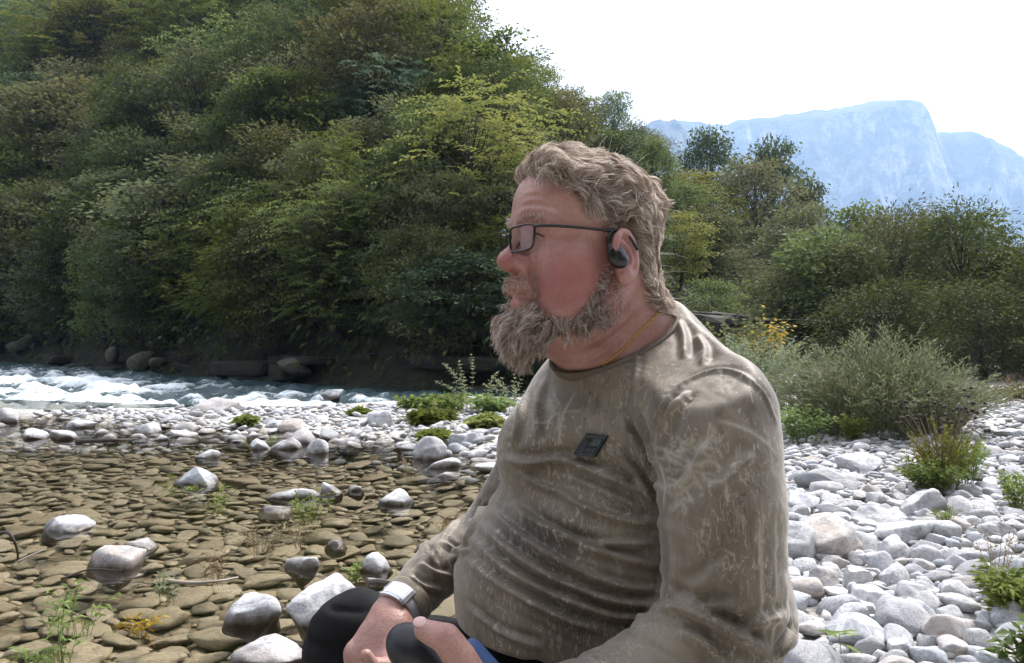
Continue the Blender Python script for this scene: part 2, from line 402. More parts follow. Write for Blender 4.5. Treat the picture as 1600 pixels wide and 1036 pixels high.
def mountain(name, ridge, Yr, Yb, seed, wall):
    xs = np.linspace(ridge[0][0], ridge[-1][0], 220); rp = np.interp(xs, [r[0] for r in ridge], [r[1] for r in ridge]) + 4.5 * fbm(np.stack([xs * 0.05, 0 * xs], 1), seed, 5, 2.2, 0.6)
    ts = np.linspace(0, 1, 90); V = []
    zr = CAMZ - (rp - CY) / FPX * Yr
    for t in ts:
        Y = Yb + (Yr - Yb) * t
        prof = wall * sstep(0.72, 0.93, np.full_like(xs, t) + 0.06 * fbm(np.stack([xs * 0.02, np.full_like(xs, 3.0)], 1), seed + 2, 3)) + (1 - wall) * t ** 1.15
        X = (xs - CX) / FPX * Yr * (0.85 + 0.15 * t)
        z = zr * prof / max(1e-6, 1.0)
        nz = fbm(np.stack([X * 0.007, np.full_like(X, Y) * 0.005], 1), seed + 5, 6, 2.1, 0.6)
        V.append(np.stack([X, Y + 110 * nz, z * (1 + 0.10 * nz * (1 - t ** 6))], 1))
    for t in (0.12, 0.3):                     # the slope behind the crest
        V.append(np.stack([(xs - CX) / FPX * Yr * (1 + 0.1 * t), np.full_like(xs, Yr + 1000 * t), zr * (1 - 1.6 * t)], 1))
    V = np.concatenate(V); nx = len(xs); rows = len(ts) + 2
    i = (np.arange(rows - 1)[:, None] * nx + np.arange(nx - 1)[None]).ravel(); F = np.stack([i, i + 1, i + nx + 1, i + nx], 1)
    return tag(obj(name, mesh_from(name, V, F), rockm), kind='structure')
mountain('mountain', [(700, 300), (900, 230), (1000, 200), (1045, 190), (1100, 193), (1200, 182), (1300, 174), (1345, 163), (1375, 155), (1405, 156), (1428, 168), (1445, 196), (1452, 207), (1475, 205), (1500, 204), (1530, 216), (1560, 234), (1600, 250), (1700, 285), (1900, 330), (2300, 380)], 2300, 1040, 21, 0.45)
mountain('mountain_shoulder', [(820, 330), (960, 215), (1020, 196), (1050, 193), (1075, 205), (1110, 240), (1160, 290), (1250, 360), (1400, 440), (1500, 500)], 1700, 960, 35, 0.15)

# ---- air: thin blue haze that fades the far mountains
hz_m = bpy.data.materials.new('haze'); hz_m.use_nodes = True; nt = hz_m.node_tree
for nd in list(nt.nodes):
    if nd.type == 'BSDF_PRINCIPLED': nt.nodes.remove(nd)
pv = nt.nodes.new('ShaderNodeVolumePrincipled'); pv.inputs['Color'].default_value = (0.46, 0.67, 1.0, 1); pv.inputs['Density'].default_value = 0.00031; pv.inputs['Anisotropy'].default_value = 0.25
nt.links.new(pv.outputs[0], nt.nodes['Material Output'].inputs['Volume'])
bmm = bmesh.new(); bmesh.ops.create_cube(bmm, size=1.0); me = bpy.data.meshes.new('haze'); bmm.to_mesh(me); bmm.free()
haze = obj('haze', me, hz_m); haze.scale = (5600, 5600, 660); haze.location = (0, 100, 660 / 2 - 4); tag(haze, kind='stuff')
print('setting', time.time() - T0)

# ---- the river: white rapids and the still clear pool
rap = mat('rapids_water', 0.14); n = N(rap); co = n.coord()
fo = n.attr('foam'); fn = n.noise(n.mapping(co, (1, 1, 1), rot=(0, 0, 0.8)), 9, 5, 0.7)
foam = n.ramp(n.math('ADD', fo, n.math('MULTIPLY', n.math('SUBTRACT', fn, 0.5), 0.9)), [(0.44, 0.0), (0.74, 1.0)])
n.link(n.mix(foam, n.mix(n.noise(co, 1.5, 3), (0.030, 0.060, 0.075), (0.065, 0.105, 0.105)), (0.66, 0.73, 0.77)), n.b.inputs['Base Color'])
n.link(n.math('ADD', 0.10, n.math('MULTIPLY', foam, 0.65)), n.b.inputs['Roughness']); n.b.inputs['IOR'].default_value = 1.33
n.link(n.bump(n.noise(co, 22, 5, 0.7), 0.5, 0.05), n.b.inputs['Normal'])
u = np.array([-0.71, 0.70]); wv_ = np.array([0.70, 0.71])      # along and across the river
xs = np.arange(-34, 2.5, 0.085); ys = np.concatenate([np.arange(9.0, 22, 0.085), np.arange(22, 50, 0.2)]); XX, YY = np.meshgrid(xs, ys, indexing='ij'); x_, y_ = XX.ravel(), YY.ravel()
dr = poly_dist(x_, y_, RIVER, True) * np.where(in_poly(x_, y_, RIVER), 1, -1)
s_ = x_ * u[0] + y_ * u[1]; t_ = x_ * wv_[0] + y_ * wv_[1]
w1 = 1 - np.abs(fbm(np.stack([s_ * 0.8, t_ * 1.3], 1), 51, 5, 2.1, 0.6)) * 2.0; w2 = fbm(np.stack([s_ * 2.2, t_ * 3.2], 1), 57, 4); w3 = fbm(np.stack([s_ * 7, t_ * 8], 1), 59, 3)
edge = sstep(-0.2, 1.0, dr)
zz = -0.10 + edge * (0.20 * (w1 - 0.55) + 0.11 * w2 + 0.035 * w3)
foamv = np.clip(0.56 + 0.8 * (w1 - 0.62) + 0.8 * w2 + 0.35 * w3 + 0.3 * fbm(np.stack([s_ * 0.18, t_ * 0.3], 1), 61, 2), 0, 1) * sstep(0.0, 0.5, dr)
foamv *= 1 - 0.65 * sstep(3.2, 0.6, poly_dist(x_, y_, BASE)) if False else 1 - 0.6 * (1 - sstep(0.8, 3.5, poly_dist(x_, y_, BASE)))
ny_ = len(ys); i = (np.arange(len(xs) - 1)[:, None] * ny_ + np.arange(ny_ - 1)[None]).ravel(); F = np.stack([i, i + ny_, i + ny_ + 1, i + 1], 1)
F = F[(dr[F] > -0.35).all(1) & (x_[F].mean(1) > -1.15 * y_[F].mean(1) * 0.75 - 3)]
used = np.unique(F); rm = np.full(len(x_), -1); rm[used] = np.arange(len(used))
rme = mesh_from('river_rapids', np.stack([x_, y_, zz], 1)[used], rm[F]); add_attr(rme, 'foam', foamv[used])
tag(obj('river_rapids', rme, rap), kind='structure')
clear = mat('clear_pool_water', 0.03); n = N(clear); co = n.coord()
tp_ = n.new('BsdfTransparent'); tp_.inputs[0].default_value = (0.95, 0.93, 0.86, 1); gl = n.new('BsdfGlossy'); gl.inputs['Roughness'].default_value = 0.03
fz = n.new('LayerWeight'); fz.inputs[0].default_value = 0.5; mx = n.new('MixShader')
bmp = n.bump(n.math('ADD', n.noise(n.mapping(co, (1, 1.6, 1)), 5, 3, 0.55), n.math('MULTIPLY', n.noise(co, 22, 2), 0.18)), 0.30, 0.02)
n.link(bmp, gl.inputs['Normal']); n.link(bmp, fz.inputs['Normal'])
n.link(n.math('MULTIPLY_ADD', n.math('POWER', fz.outputs['Facing'], 5.0), 0.9, 0.02), mx.inputs[0]); n.link(tp_.outputs[0], mx.inputs[1]); n.link(gl.outputs[0], mx.inputs[2]); n.link(mx.outputs[0], n.out.inputs[0])
bmm = bmesh.new(); vs = [bmm.verts.new((x, y, -0.012)) for x, y in [(-9, 0.5), (0.3, 0.5), (0.35, 7.6), (-1.2, 8.6), (-3.0, 10.2), (-9, 12), (-16, 13), (-20, 8)]]; bmm.faces.new(vs); bmesh.ops.triangulate(bmm, faces=bmm.faces[:])
me = bpy.data.meshes.new('pool_water'); bmm.to_mesh(me); bmm.free()
for p_ in me.polygons:
    if p_.normal.z < 0: p_.flip()
tag(obj('pool_water', me, clear), kind='structure')
print('water', time.time() - T0)
# ================================================================== STONES
def ico(sub):
    b = bmesh.new(); bmesh.ops.create_icosphere(b, subdivisions=sub, radius=1.0); V = np.array([v.co[:] for v in b.verts]); F = np.array([[v.index for v in f.verts] for f in b.faces]); b.free(); return V, F
ICO = {k: ico(k) for k in (1, 2, 3, 4)}
def stone_shape(seed, sub, flat=0.62, rough=0.16, blocky=0.5, cut=(0.5, 0.88), ncut=9):
    """a water-worn cobble about 1 m across (radius 0.5), flattened, slightly faceted"""
    V, F = ICO[sub]; r = np.random.default_rng(seed); p = V.copy()
    e = 1 - 0.28 * blocky * r.random(); p = np.sign(p) * np.abs(p) ** e; p /= np.linalg.norm(p, axis=1)[:, None] ** 0.75
    for _ in range(ncut):                    # broken flats
        d = r.normal(size=3); d /= np.linalg.norm(d); h = r.uniform(*cut); over = p @ d - h; p = p - np.where(over > 0, over * r.uniform(0.6, 0.95), 0)[:, None] * d
    p = p * (1 + rough * fbm(p * 1.3 + seed * 7.1, seed, 3)[:, None]) + 0.02 * fbm(p * 5 + seed, seed + 1, 3)[:, None] * p
    p *= np.array([1.0, r.uniform(0.55, 0.92), flat * r.uniform(0.6, 1.25)]); return 0.5 * p / np.abs(p[:, 0]).max(), F
protos = [mesh_from('cobble', *stone_shape(100 + k, 3, [0.5, 0.62, 0.42, 0.7][k % 4], 0.2, cut=(0.42, 0.85), ncut=12)) for k in range(16)]
flatp = [mesh_from('flat_cobble', *stone_shape(200 + k, 3, 0.24, 0.34)) for k in range(16)]
for m_ in protos: m_.materials.append(dry_stone)
for m_ in flatp: m_.materials.append(wet_stone)
lowV = [stone_shape(300 + k, 2, 0.5) for k in range(10)]; lowT = [stone_shape(320 + k, 1, 0.5) for k in range(8)]; lowW = [stone_shape(340 + k, 2, 0.32) for k in range(10)]

def scatter(n_try, sampler, sizes, overlap=0.80, aspect=1.0, seed=1, taken=None):
    """dart throwing, largest first; returns list (x,y,size)"""
    r = np.random.default_rng(seed); cell = 0.12; grid = {}; out = []
    def near_ok(x, y, s):
        R_ = int(s / cell) + 3; ix, iy = int(x / cell // 1), int(y / cell // 1)
        for a in range(ix - R_, ix + R_ + 1):
            for b in range(iy - R_, iy + R_ + 1):
                for (x2, y2, s2) in grid.get((a, b), ()):
                    if (x - x2) ** 2 + (y - y2) ** 2 < (overlap * 0.5 * (s + s2)) ** 2: return False
        return True
    for t in (taken or []): grid.setdefault((int(t[0] / cell // 1), int(t[1] / cell // 1)), []).append(t)
    for s in sizes:
        for _ in range(n_try):
            x, y = sampler(r)
            if near_ok(x, y, s):
                grid.setdefault((int(x / cell // 1), int(y / cell // 1)), []).append((x, y, s)); out.append((x, y, s)); break
    return out
def inframe(x, y, m=60): px = CX + FPX * x / max(y, .1); py = CY + FPX * (CAMZ) / max(y, .1); return -m < px < 1600 + m and py < 1120
# --- the notable boulders and cobbles that stand alone (px, py of the base, width px, height px, label, proto, material)
ROCKS = [
 (300, 762, 84, 38, 'smooth white stone alone in the middle of the shallow pool', 0), (617, 794, 64, 36, 'pale rounded stone in the pool nearest the far sleeve', 1),
 (165, 896, 122, 66, 'large white boulder on the left side of the pool with dark base', 2), (212, 866, 64, 34, 'mottled purple grey stone tucked behind the large white boulder', 3),
 (385, 984, 108, 74, 'wet white boulder in the pool left of the biggest boulder', 4), (500, 985, 130, 112, 'biggest grey white boulder beside the black knee', 5),
 (468, 896, 60, 44, 'round grey stone behind the biggest boulder by the knee', 6), (587, 900, 56, 44, 'round white stone just above the black knee', 7),
 (524, 858, 42, 28, 'small pale stone in the pool above the round grey stone', 8), (516, 776, 44, 32, 'small rounded white stone beside the dark pebble in the pool', 9),
 (552, 772, 30, 24, 'small dark pebble in the pool beside a white stone', 10), (455, 784, 90, 30, 'flat blue grey stone lying in the pool among weeds', 11),
 (425, 806, 74, 26, 'flat pale stone half under water in front of the blue grey slab', 12), (92, 836, 92, 38, 'half submerged grey stone with white top near the left edge', 13),
 (430, 1052, 150, 66, 'blue grey slab at the bottom edge left of the knee', 14), (592, 918, 54, 26, 'small white stone peeping over the knee', 15),
 (94, 690, 56, 24, 'pale blue flat stone at the pool edge far left', 1), (445, 706, 58, 34, 'white stone reflected in the far edge of the pool', 2),
 (406, 706, 46, 30, 'grey white stone left of the reflected stone', 3), (490, 712, 46, 36, 'pointed white stone right of the reflected stone', 4),
 (452, 680, 54, 38, 'white dome shaped stone above the far pool edge', 5), (484, 670, 40, 30, 'small white dome stone at the far pool edge', 6),
 (598, 676, 52, 40, 'tall white stone standing on the far pebble bar', 7), (333, 650, 100, 46, 'broad grey boulder at the edge of the rapids', 8),
 (517, 622, 46, 26, 'dark pointed boulder standing in the rapids', 9), (120, 672, 60, 30, 'white humped stone near the left end of the pebble bar', 10),
 (10, 664, 44, 36, 'grey humped stone cut by the left edge', 11), (252, 648, 60, 26, 'pale stone with a dark stripe near the rapids', 12),
 (665, 722, 60, 48, 'pointed pale stone mirrored in the pool near the shirt', 13), (720, 706, 56, 44, 'broad cream stone on the bar beside the shirt', 14),
 (695, 750, 60, 18, 'low flat white stone in the water near the shirt', 15), (325, 720, 46, 26, 'white stone in the shallow left of the far group', 0),
 (545, 698, 56, 26, 'low white stone at the far pool edge right of the pointed one', 1), (600, 640, 60, 26, 'flat white boulder below the rapids near the weeds', 2),
]
RIGHT = [
 (1310, 868, 130, 82, 'bluish grey angular boulder on the gravel bar near the shoulder', 0), (1245, 872, 100, 72, 'round cream boulder touching the back of the sleeve', 1),
 (1420, 850, 108, 62, 'smooth grey boulder in the middle of the gravel bar', 2), (1375, 822, 100, 46, 'long white cobble above the smooth grey boulder', 3),
 (1450, 836, 84, 42, 'pale wedge shaped stone beside the grass tuft', 4), (1455, 808, 90, 60, 'tall pale boulder behind the grass tuft', 5),
 (1345, 998, 112, 60, 'large smooth grey boulder beside the green sprout', 6), (1490, 1002, 120, 58, 'flat blue white boulder left of the bottom right plants', 7),
 (1495, 1016, 84, 30, 'dark brown flat cobble near the bottom right', 8), (1290, 920, 64, 52, 'pinkish brown stone on the bar near the elbow', 9),
 (1265, 938, 74, 48, 'flat grey cobble behind the elbow', 10), (1340, 918, 54, 44, 'dark grey rounded cobble with a white neighbour', 11),
 (1360, 944, 80, 52, 'bright white elongated cobble in the lower gravel', 12), (1440, 968, 74, 40, 'long cream cobble pointing down to the brown one', 13),
 (1415, 1020, 60, 34, 'round white cobble at the bottom of the gravel bar', 14), (1430, 940, 80, 52, 'broad white stone above the long cream cobble', 15),
 (1320, 768, 130, 54, 'long layered grey boulder below the willow bush', 0), (1255, 795, 90, 40, 'pale grey slab behind the shoulder', 1), (1395, 692, 50, 40, 'white block among the dry plant and the willow', 2),
 (1565, 850, 90, 50, 'smooth cream boulder at the right edge', 3), (1590, 690, 70, 40, 'white boulder behind the dry plant at the right edge', 4), (1350, 735, 90, 40, 'pale flat boulder below the willow bush', 5),
 (1275, 985, 66, 26, 'small white cobble at the edge of the sleeve', 6), (1400, 875, 70, 44, 'grey rounded cobble below the smooth grey boulder', 7),
]
taken_pool, taken_bar = [], []
def boulder(px, py, w, h, label, k, level, wetfoot, idx):
    w, h = (w * 0.9, h * 0.88) if wetfoot else (w * 0.85, h * 0.8)
    g = G(px, py, level); s = w * g[1] / FPX; hh = h * g[1] / FPX
    me = mesh_from('boulder', *stone_shape(500 + idx * 3, 4, 0.7, 0.22, cut=(0.40, 0.80), ncut=13)); V = np.empty(len(me.vertices) * 3); me.vertices.foreach_get('co', V); V = V.reshape(-1, 3)
    ext = V.max(0) - V.min(0); sc = np.array([s / ext[0], s * random.uniform(0.7, 0.95) / ext[1], hh * 1.20 / ext[2]])
    V = V * sc; me.vertices.foreach_set('co', V.ravel()); me.update()
    me.materials.append(boulder_wet if wetfoot else dry_stone)
    o = obj('boulder', me, None); o.location = (g[0], g[1] + s * 0.25, level + V[:, 2].max() * (0.30 if h > 30 else 0.1)); o.rotation_euler = (random.uniform(-.12, .12), random.uniform(-.12, .12), random.uniform(-.5, .5))
    tag(o, label, 'boulder' if w > 70 else 'stone', 'stones standing out of the pool' if wetfoot else 'boulders on the gravel bar')
    (taken_pool if wetfoot else taken_bar).append((g[0], g[1] + s * 0.25, s * 0.8)); return o
# white above the water line, dark and algae-brown below it
boulder_wet = stone_material('boulder_with_wet_foot', WHITE, 0.7); n = N(boulder_wet); geo = n.new('NewGeometry'); spz = n.new('SeparateXYZ'); n.link(geo.outputs['Position'], spz.inputs[0])
src = n.b.inputs['Base Color'].links[0].from_socket
wl_ = n.math('ADD', spz.outputs[2], n.math('MULTIPLY', n.math('SUBTRACT', n.noise(geo.outputs['Position'], 14, 4), 0.5), 0.07))
wetf = n.ramp(n.math('MULTIPLY_ADD', wl_, 4.0, 0.5), [(0.46, 1.0), (0.62, 0.0)])
n.link(n.mix(wetf, src, (0.075, 0.060, 0.045)), n.b.inputs['Base Color']); n.link(n.math('MULTIPLY_ADD', wetf, -0.4, 0.72), n.b.inputs['Roughness'])
for idx, (px, py, w, h, lb, k) in enumerate(ROCKS): boulder(px, py, w, h, lb, k, -0.03, True, idx)
for idx, (px, py, w, h, lb, k) in enumerate(RIGHT): boulder(px, py, w, h, lb, k, 0.04, False, 60 + idx)
seat = mesh_from('boulder', *stone_shape(977, 3, 0.6)); V = np.empty(len(seat.vertices) * 3); seat.vertices.foreach_get('co', V); V = V.reshape(-1, 3) * np.array([0.62, 0.62, 0.5]); seat.vertices.foreach_set('co', V.ravel()); seat.materials.append(dry_stone)
o = obj('boulder', seat); o.location = (0.24, 1.36, 0.03); tag(o, 'broad grey boulder under the seated man', 'boulder')

# --- stones bedded in the pool floor: pieces of the stream bed
stream_bed = tag(empty('stream_bed', (0, 0, 0)), kind='structure')
rp_ = np.random.default_rng(41); py_ = 1100 - (1100 - 655) * rp_.random(60000) ** 0.85; px_ = rp_.uniform(-80, 800, 60000); yy_ = (CAMZ + 0.08) * FPX / (py_ - CY); xx_ = (px_ - CX) / FPX * yy_
ok_ = in_poly(xx_, yy_, POOL); pool_pts = np.stack([xx_[ok_], yy_[ok_]], 1).tolist(); pool_k = [0]
def pool_sampler(r): pool_k[0] += 1; return pool_pts[pool_k[0] % len(pool_pts)]
sz = np.sort(np.concatenate([rng.uniform(0.16, 0.25, 60), rng.uniform(0.08, 0.16, 850), rng.uniform(0.04, 0.08, 2200)]))[::-1]
wetst = scatter(14, pool_sampler, sz, 0.80, seed=4, taken=taken_pool)
def pxsize(x, y, s): return s * FPX / y if inframe(x, y, 10) and y < 9 else 0
order = sorted(range(len(wetst)), key=lambda i_: -pxsize(*wetst[i_])); ind = set(order[:300])
def put(x, y, s, meshes, parent, sink, tilt, zoff=0.0, nm='stone', flatn=1.0):
    o = bpy.data.objects.new(nm, random.choice(meshes)); COL.objects.link(o); o.parent = parent
    z = float(ground_z(np.array([x]), np.array([y]))[0])
    o.location = (x, y, z + s * sink + zoff); o.scale = (s * random.uniform(0.95, 1.2), s * random.uniform(0.9, 1.1), s * flatn * random.uniform(0.85, 1.2)); o.rotation_euler = (random.uniform(-tilt, tilt), random.uniform(-tilt, tilt), random.uniform(0, 6.28)); return o
def stuff_mesh(items, shapes, sink, tilt, seed, name, mlist, parent, flatn=1.0):
    r = np.random.default_rng(seed); Vs, Fs, At = [], [], []; o_ = 0
    xs_ = np.array([t[0] for t in items]); ys_ = np.array([t[1] for t in items]); zs_ = ground_z(xs_, ys_)
    for (x, y, s), z in zip(items, zs_):
        V, F = shapes[r.integers(len(shapes))]; R_ = np.array(Euler((r.uniform(-tilt, tilt), r.uniform(-tilt, tilt), r.uniform(0, 6.28))).to_matrix())
        Vs.append((V * s * np.array([1.08, 1, flatn])) @ R_.T + np.array([x, y, z + s * sink])); Fs.append(F + o_); At.append(np.full(len(V), r.random())); o_ += len(V)
    me = mesh_from(name, np.concatenate(Vs), np.concatenate(Fs)); add_attr(me, 'rv', np.concatenate(At)); o = obj(name, me, mlist, parent); o['kind'] = 'stuff'; return o
for i_ in range(len(wetst)):
    if i_ in ind: x, y, s = wetst[i_]; put(x, y, s, flatp, stream_bed, 0.10, 0.16)
stuff_mesh([wetst[i_] for i_ in range(len(wetst)) if i_ not in ind], lowW, 0.08, 0.2, 5, 'small_bed_stones', wet_stuff, stream_bed)
print('pool stones', len(wetst), time.time() - T0)
# --- dry cobbles of the gravel bar on the right: pieces of the bar
gravel_bar = tag(empty('gravel_bar', (0, 0, 0)), kind='structure')
def bar_sampler(r):
    while True:
        py = 1110 - (1110 - 612) * r.random() ** 0.8; px = r.uniform(1195, 1680) if py > 700 and r.random() < 0.9 else r.uniform(840, 1680); g = G(px, py, 0.05)
        return g[0], g[1]
sz = np.sort(np.concatenate([rng.uniform(0.14, 0.19, 60), rng.uniform(0.07, 0.13, 900), rng.uniform(0.028, 0.07, 4600)]))[::-1]
drst = scatter(12, bar_sampler, sz, 0.70, seed=6, taken=taken_bar)
order = sorted(range(len(drst)), key=lambda i_: -pxsize(*drst[i_])); ind = set(order[:300])
for i_ in range(len(drst)):
    if i_ in ind: x, y, s = drst[i_]; put(x, y, s, protos, gravel_bar, 0.14, 0.28)
stuff_mesh([drst[i_] for i_ in range(len(drst)) if i_ not in ind and drst[i_][2] > 0.06], lowV, 0.15, 0.35, 7, 'small_cobbles', dry_stuff, gravel_bar)
stuff_mesh([drst[i_] for i_ in range(len(drst)) if i_ not in ind and drst[i_][2] <= 0.06], lowT, 0.12, 0.5, 8, 'pebbles', dry_stuff, gravel_bar)
print('bar stones', len(drst), time.time() - T0)
# --- the pebble bar between pool and rapids
pebble_bar = tag(empty('pebble_bar', (0, 0, 0)), kind='structure')
def far_sampler(r):
    while True:
        px = r.uniform(-60, 900); top = np.interp(px, [0, 300, 620, 700, 900], [652, 642, 632, 626, 622]); bot = np.interp(px, [0, 200, 400, 600, 720, 900], [682, 684, 690, 700, 735, 760])
        py = r.uniform(top, bot); dens = np.interp(px, [0, 250, 420, 900], [0.15, 0.5, 1, 1])
        if r.random() < dens: g = G(px, py, 0.0); return g[0], g[1]
sz = np.sort(np.concatenate([rng.uniform(0.20, 0.30, 36), rng.uniform(0.11, 0.20, 280), rng.uniform(0.05, 0.11, 1200)]))[::-1]
fs = scatter(12, far_sampler, sz, 0.80, seed=9, taken=taken_pool)
protos_foot = []
for m_ in protos:
    c_ = m_.copy(); c_.materials.clear(); c_.materials.append(boulder_wet); protos_foot.append(c_)
order = sorted(range(len(fs)), key=lambda i_: -fs[i_][2]); ind = set(order[:240])
for i_ in range(len(fs)):
    x, y, s = fs[i_]
    if i_ in ind:
        o = put(x, y, s, protos_foot, pebble_bar, 0.0, 0.25); o.location.z = -0.035 + s * random.uniform(0.0, 0.14)
rest = [fs[i_] for i_ in range(len(fs)) if i_ not in ind]
stuff_mesh(rest, lowV, 0.2, 0.35, 11, 'small_cobbles', dry_stuff, pebble_bar)
print('far stones', len(fs), time.time() - T0)
# ================================================================== TREES AND SHRUBS
bark = mat('grey_brown_bark', 0.9); n = N(bark)
n.link(n.ramp(n.noise(n.mapping(n.coord(), (1, 1, 0.2)), 18, 5), [(0.3, (0.022, 0.018, 0.014)), (0.7, (0.075, 0.062, 0.052))]), n.b.inputs['Base Color'])
def leaf_mat(name, a, b, c, trans=0.42, rough=0.65):
    """leaf colours from a to b by leaf, with c as the odd turning leaf; the object's own random tint shifts the whole crown"""
    m = mat(name, rough); n = N(m); lv = n.attr('lv')
    col = n.mix(lv, a, b); col = n.mix(n.ramp(lv, [(0.88, 0.0), (0.95, 1.0)]), col, c)
    hs = n.new('HueSaturation'); n.link(col, hs.inputs['Color']); n.link(n.math('MULTIPLY_ADD', n.rnd(), 0.035, 0.4825), hs.inputs['Hue']); n.link(n.math('MULTIPLY_ADD', n.rnd(), 0.75, 1.15), hs.inputs['Value']); n.link(n.math('MULTIPLY_ADD', n.rnd(), -0.25, 1.1), hs.inputs['Saturation'])
    n.link(hs.outputs[0], n.b.inputs['Base Color']); n.b.inputs['Specular IOR Level'].default_value = 0.15
    tr = n.new('BsdfTranslucent'); n.link(hs.outputs[0], tr.inputs[0]); mx = n.new('MixShader'); mx.inputs[0].default_value = trans
    n.link(n.b.outputs[0], mx.inputs[1]); n.link(tr.outputs[0], mx.inputs[2]); n.link(mx.outputs[0], n.out.inputs[0]); return m
LM = {
    'dark': leaf_mat('dark_green_leaves', (0.030, 0.046, 0.013), (0.066, 0.086, 0.023), (0.11, 0.11, 0.03)),
    'mid': leaf_mat('mid_green_leaves', (0.056, 0.082, 0.020), (0.120, 0.146, 0.034), (0.17, 0.15, 0.04)),
    'yellow': leaf_mat('yellow_green_leaves', (0.100, 0.118, 0.024), (0.195, 0.195, 0.038), (0.22, 0.17, 0.04)),
    'brown': leaf_mat('brownish_leaves', (0.068, 0.075, 0.030), (0.125, 0.118, 0.045), (0.15, 0.11, 0.045)),
    'olive': leaf_mat('olive_leaves', (0.058, 0.072, 0.030), (0.110, 0.120, 0.046), (0.15, 0.13, 0.05)),
    'grey': leaf_mat('grey_willow_leaves', (0.105, 0.130, 0.075), (0.185, 0.210, 0.125), (0.22, 0.20, 0.09)),
    'blue': leaf_mat('blue_green_leaves', (0.045, 0.080, 0.045), (0.090, 0.135, 0.070), (0.10, 0.12, 0.05)),
    'conifer': leaf_mat('conifer_needles', (0.014, 0.026, 0.016), (0.030, 0.050, 0.028), (0.04, 0.05, 0.03), 0.15),
    'gold': leaf_mat('golden_leaves', (0.24, 0.19, 0.03), (0.36, 0.26, 0.045), (0.28, 0.15, 0.03)),
    'grass': leaf_mat('grass_blades', (0.09, 0.13, 0.03), (0.17, 0.21, 0.055), (0.24, 0.20, 0.08)),
    'dry': leaf_mat('dry_flower_stalks', (0.13, 0.095, 0.05), (0.20, 0.15, 0.08), (0.10, 0.07, 0.04), 0.2),
}
def leaf_cards(c, d, length, width, r, droop=0.0, lv=None):
    """diamond leaves: c centres (n,3), d directions; two triangles bent along the midrib"""
    n_ = len(c); d = d / (np.linalg.norm(d, axis=1)[:, None] + 1e-9)
    up = r.normal(size=(n_, 3)) * 0.55 + np.array([0, 0, 1.0]); s = np.cross(d, up); s /= np.linalg.norm(s, axis=1)[:, None] + 1e-9
    nn = np.cross(s, d); L = (length * r.uniform(0.7, 1.25, n_))[:, None]; W = (width * r.uniform(0.75, 1.2, n_))[:, None]
    a = c; b = c + d * L * 0.45 + s * W * 0.5 - nn * W * 0.12; e = c + d * L + np.array([0, 0, -droop]) * L; f = c + d * L * 0.45 - s * W * 0.5 - nn * W * 0.12
    V = np.stack([a, b, e, f], 1).reshape(-1, 3); k = np.arange(n_) * 4; F = np.stack([k, k + 1, k + 2, k + 3], 1)
    lv = r.random(n_) if lv is None else lv
    return V, F, np.repeat(lv, 4)
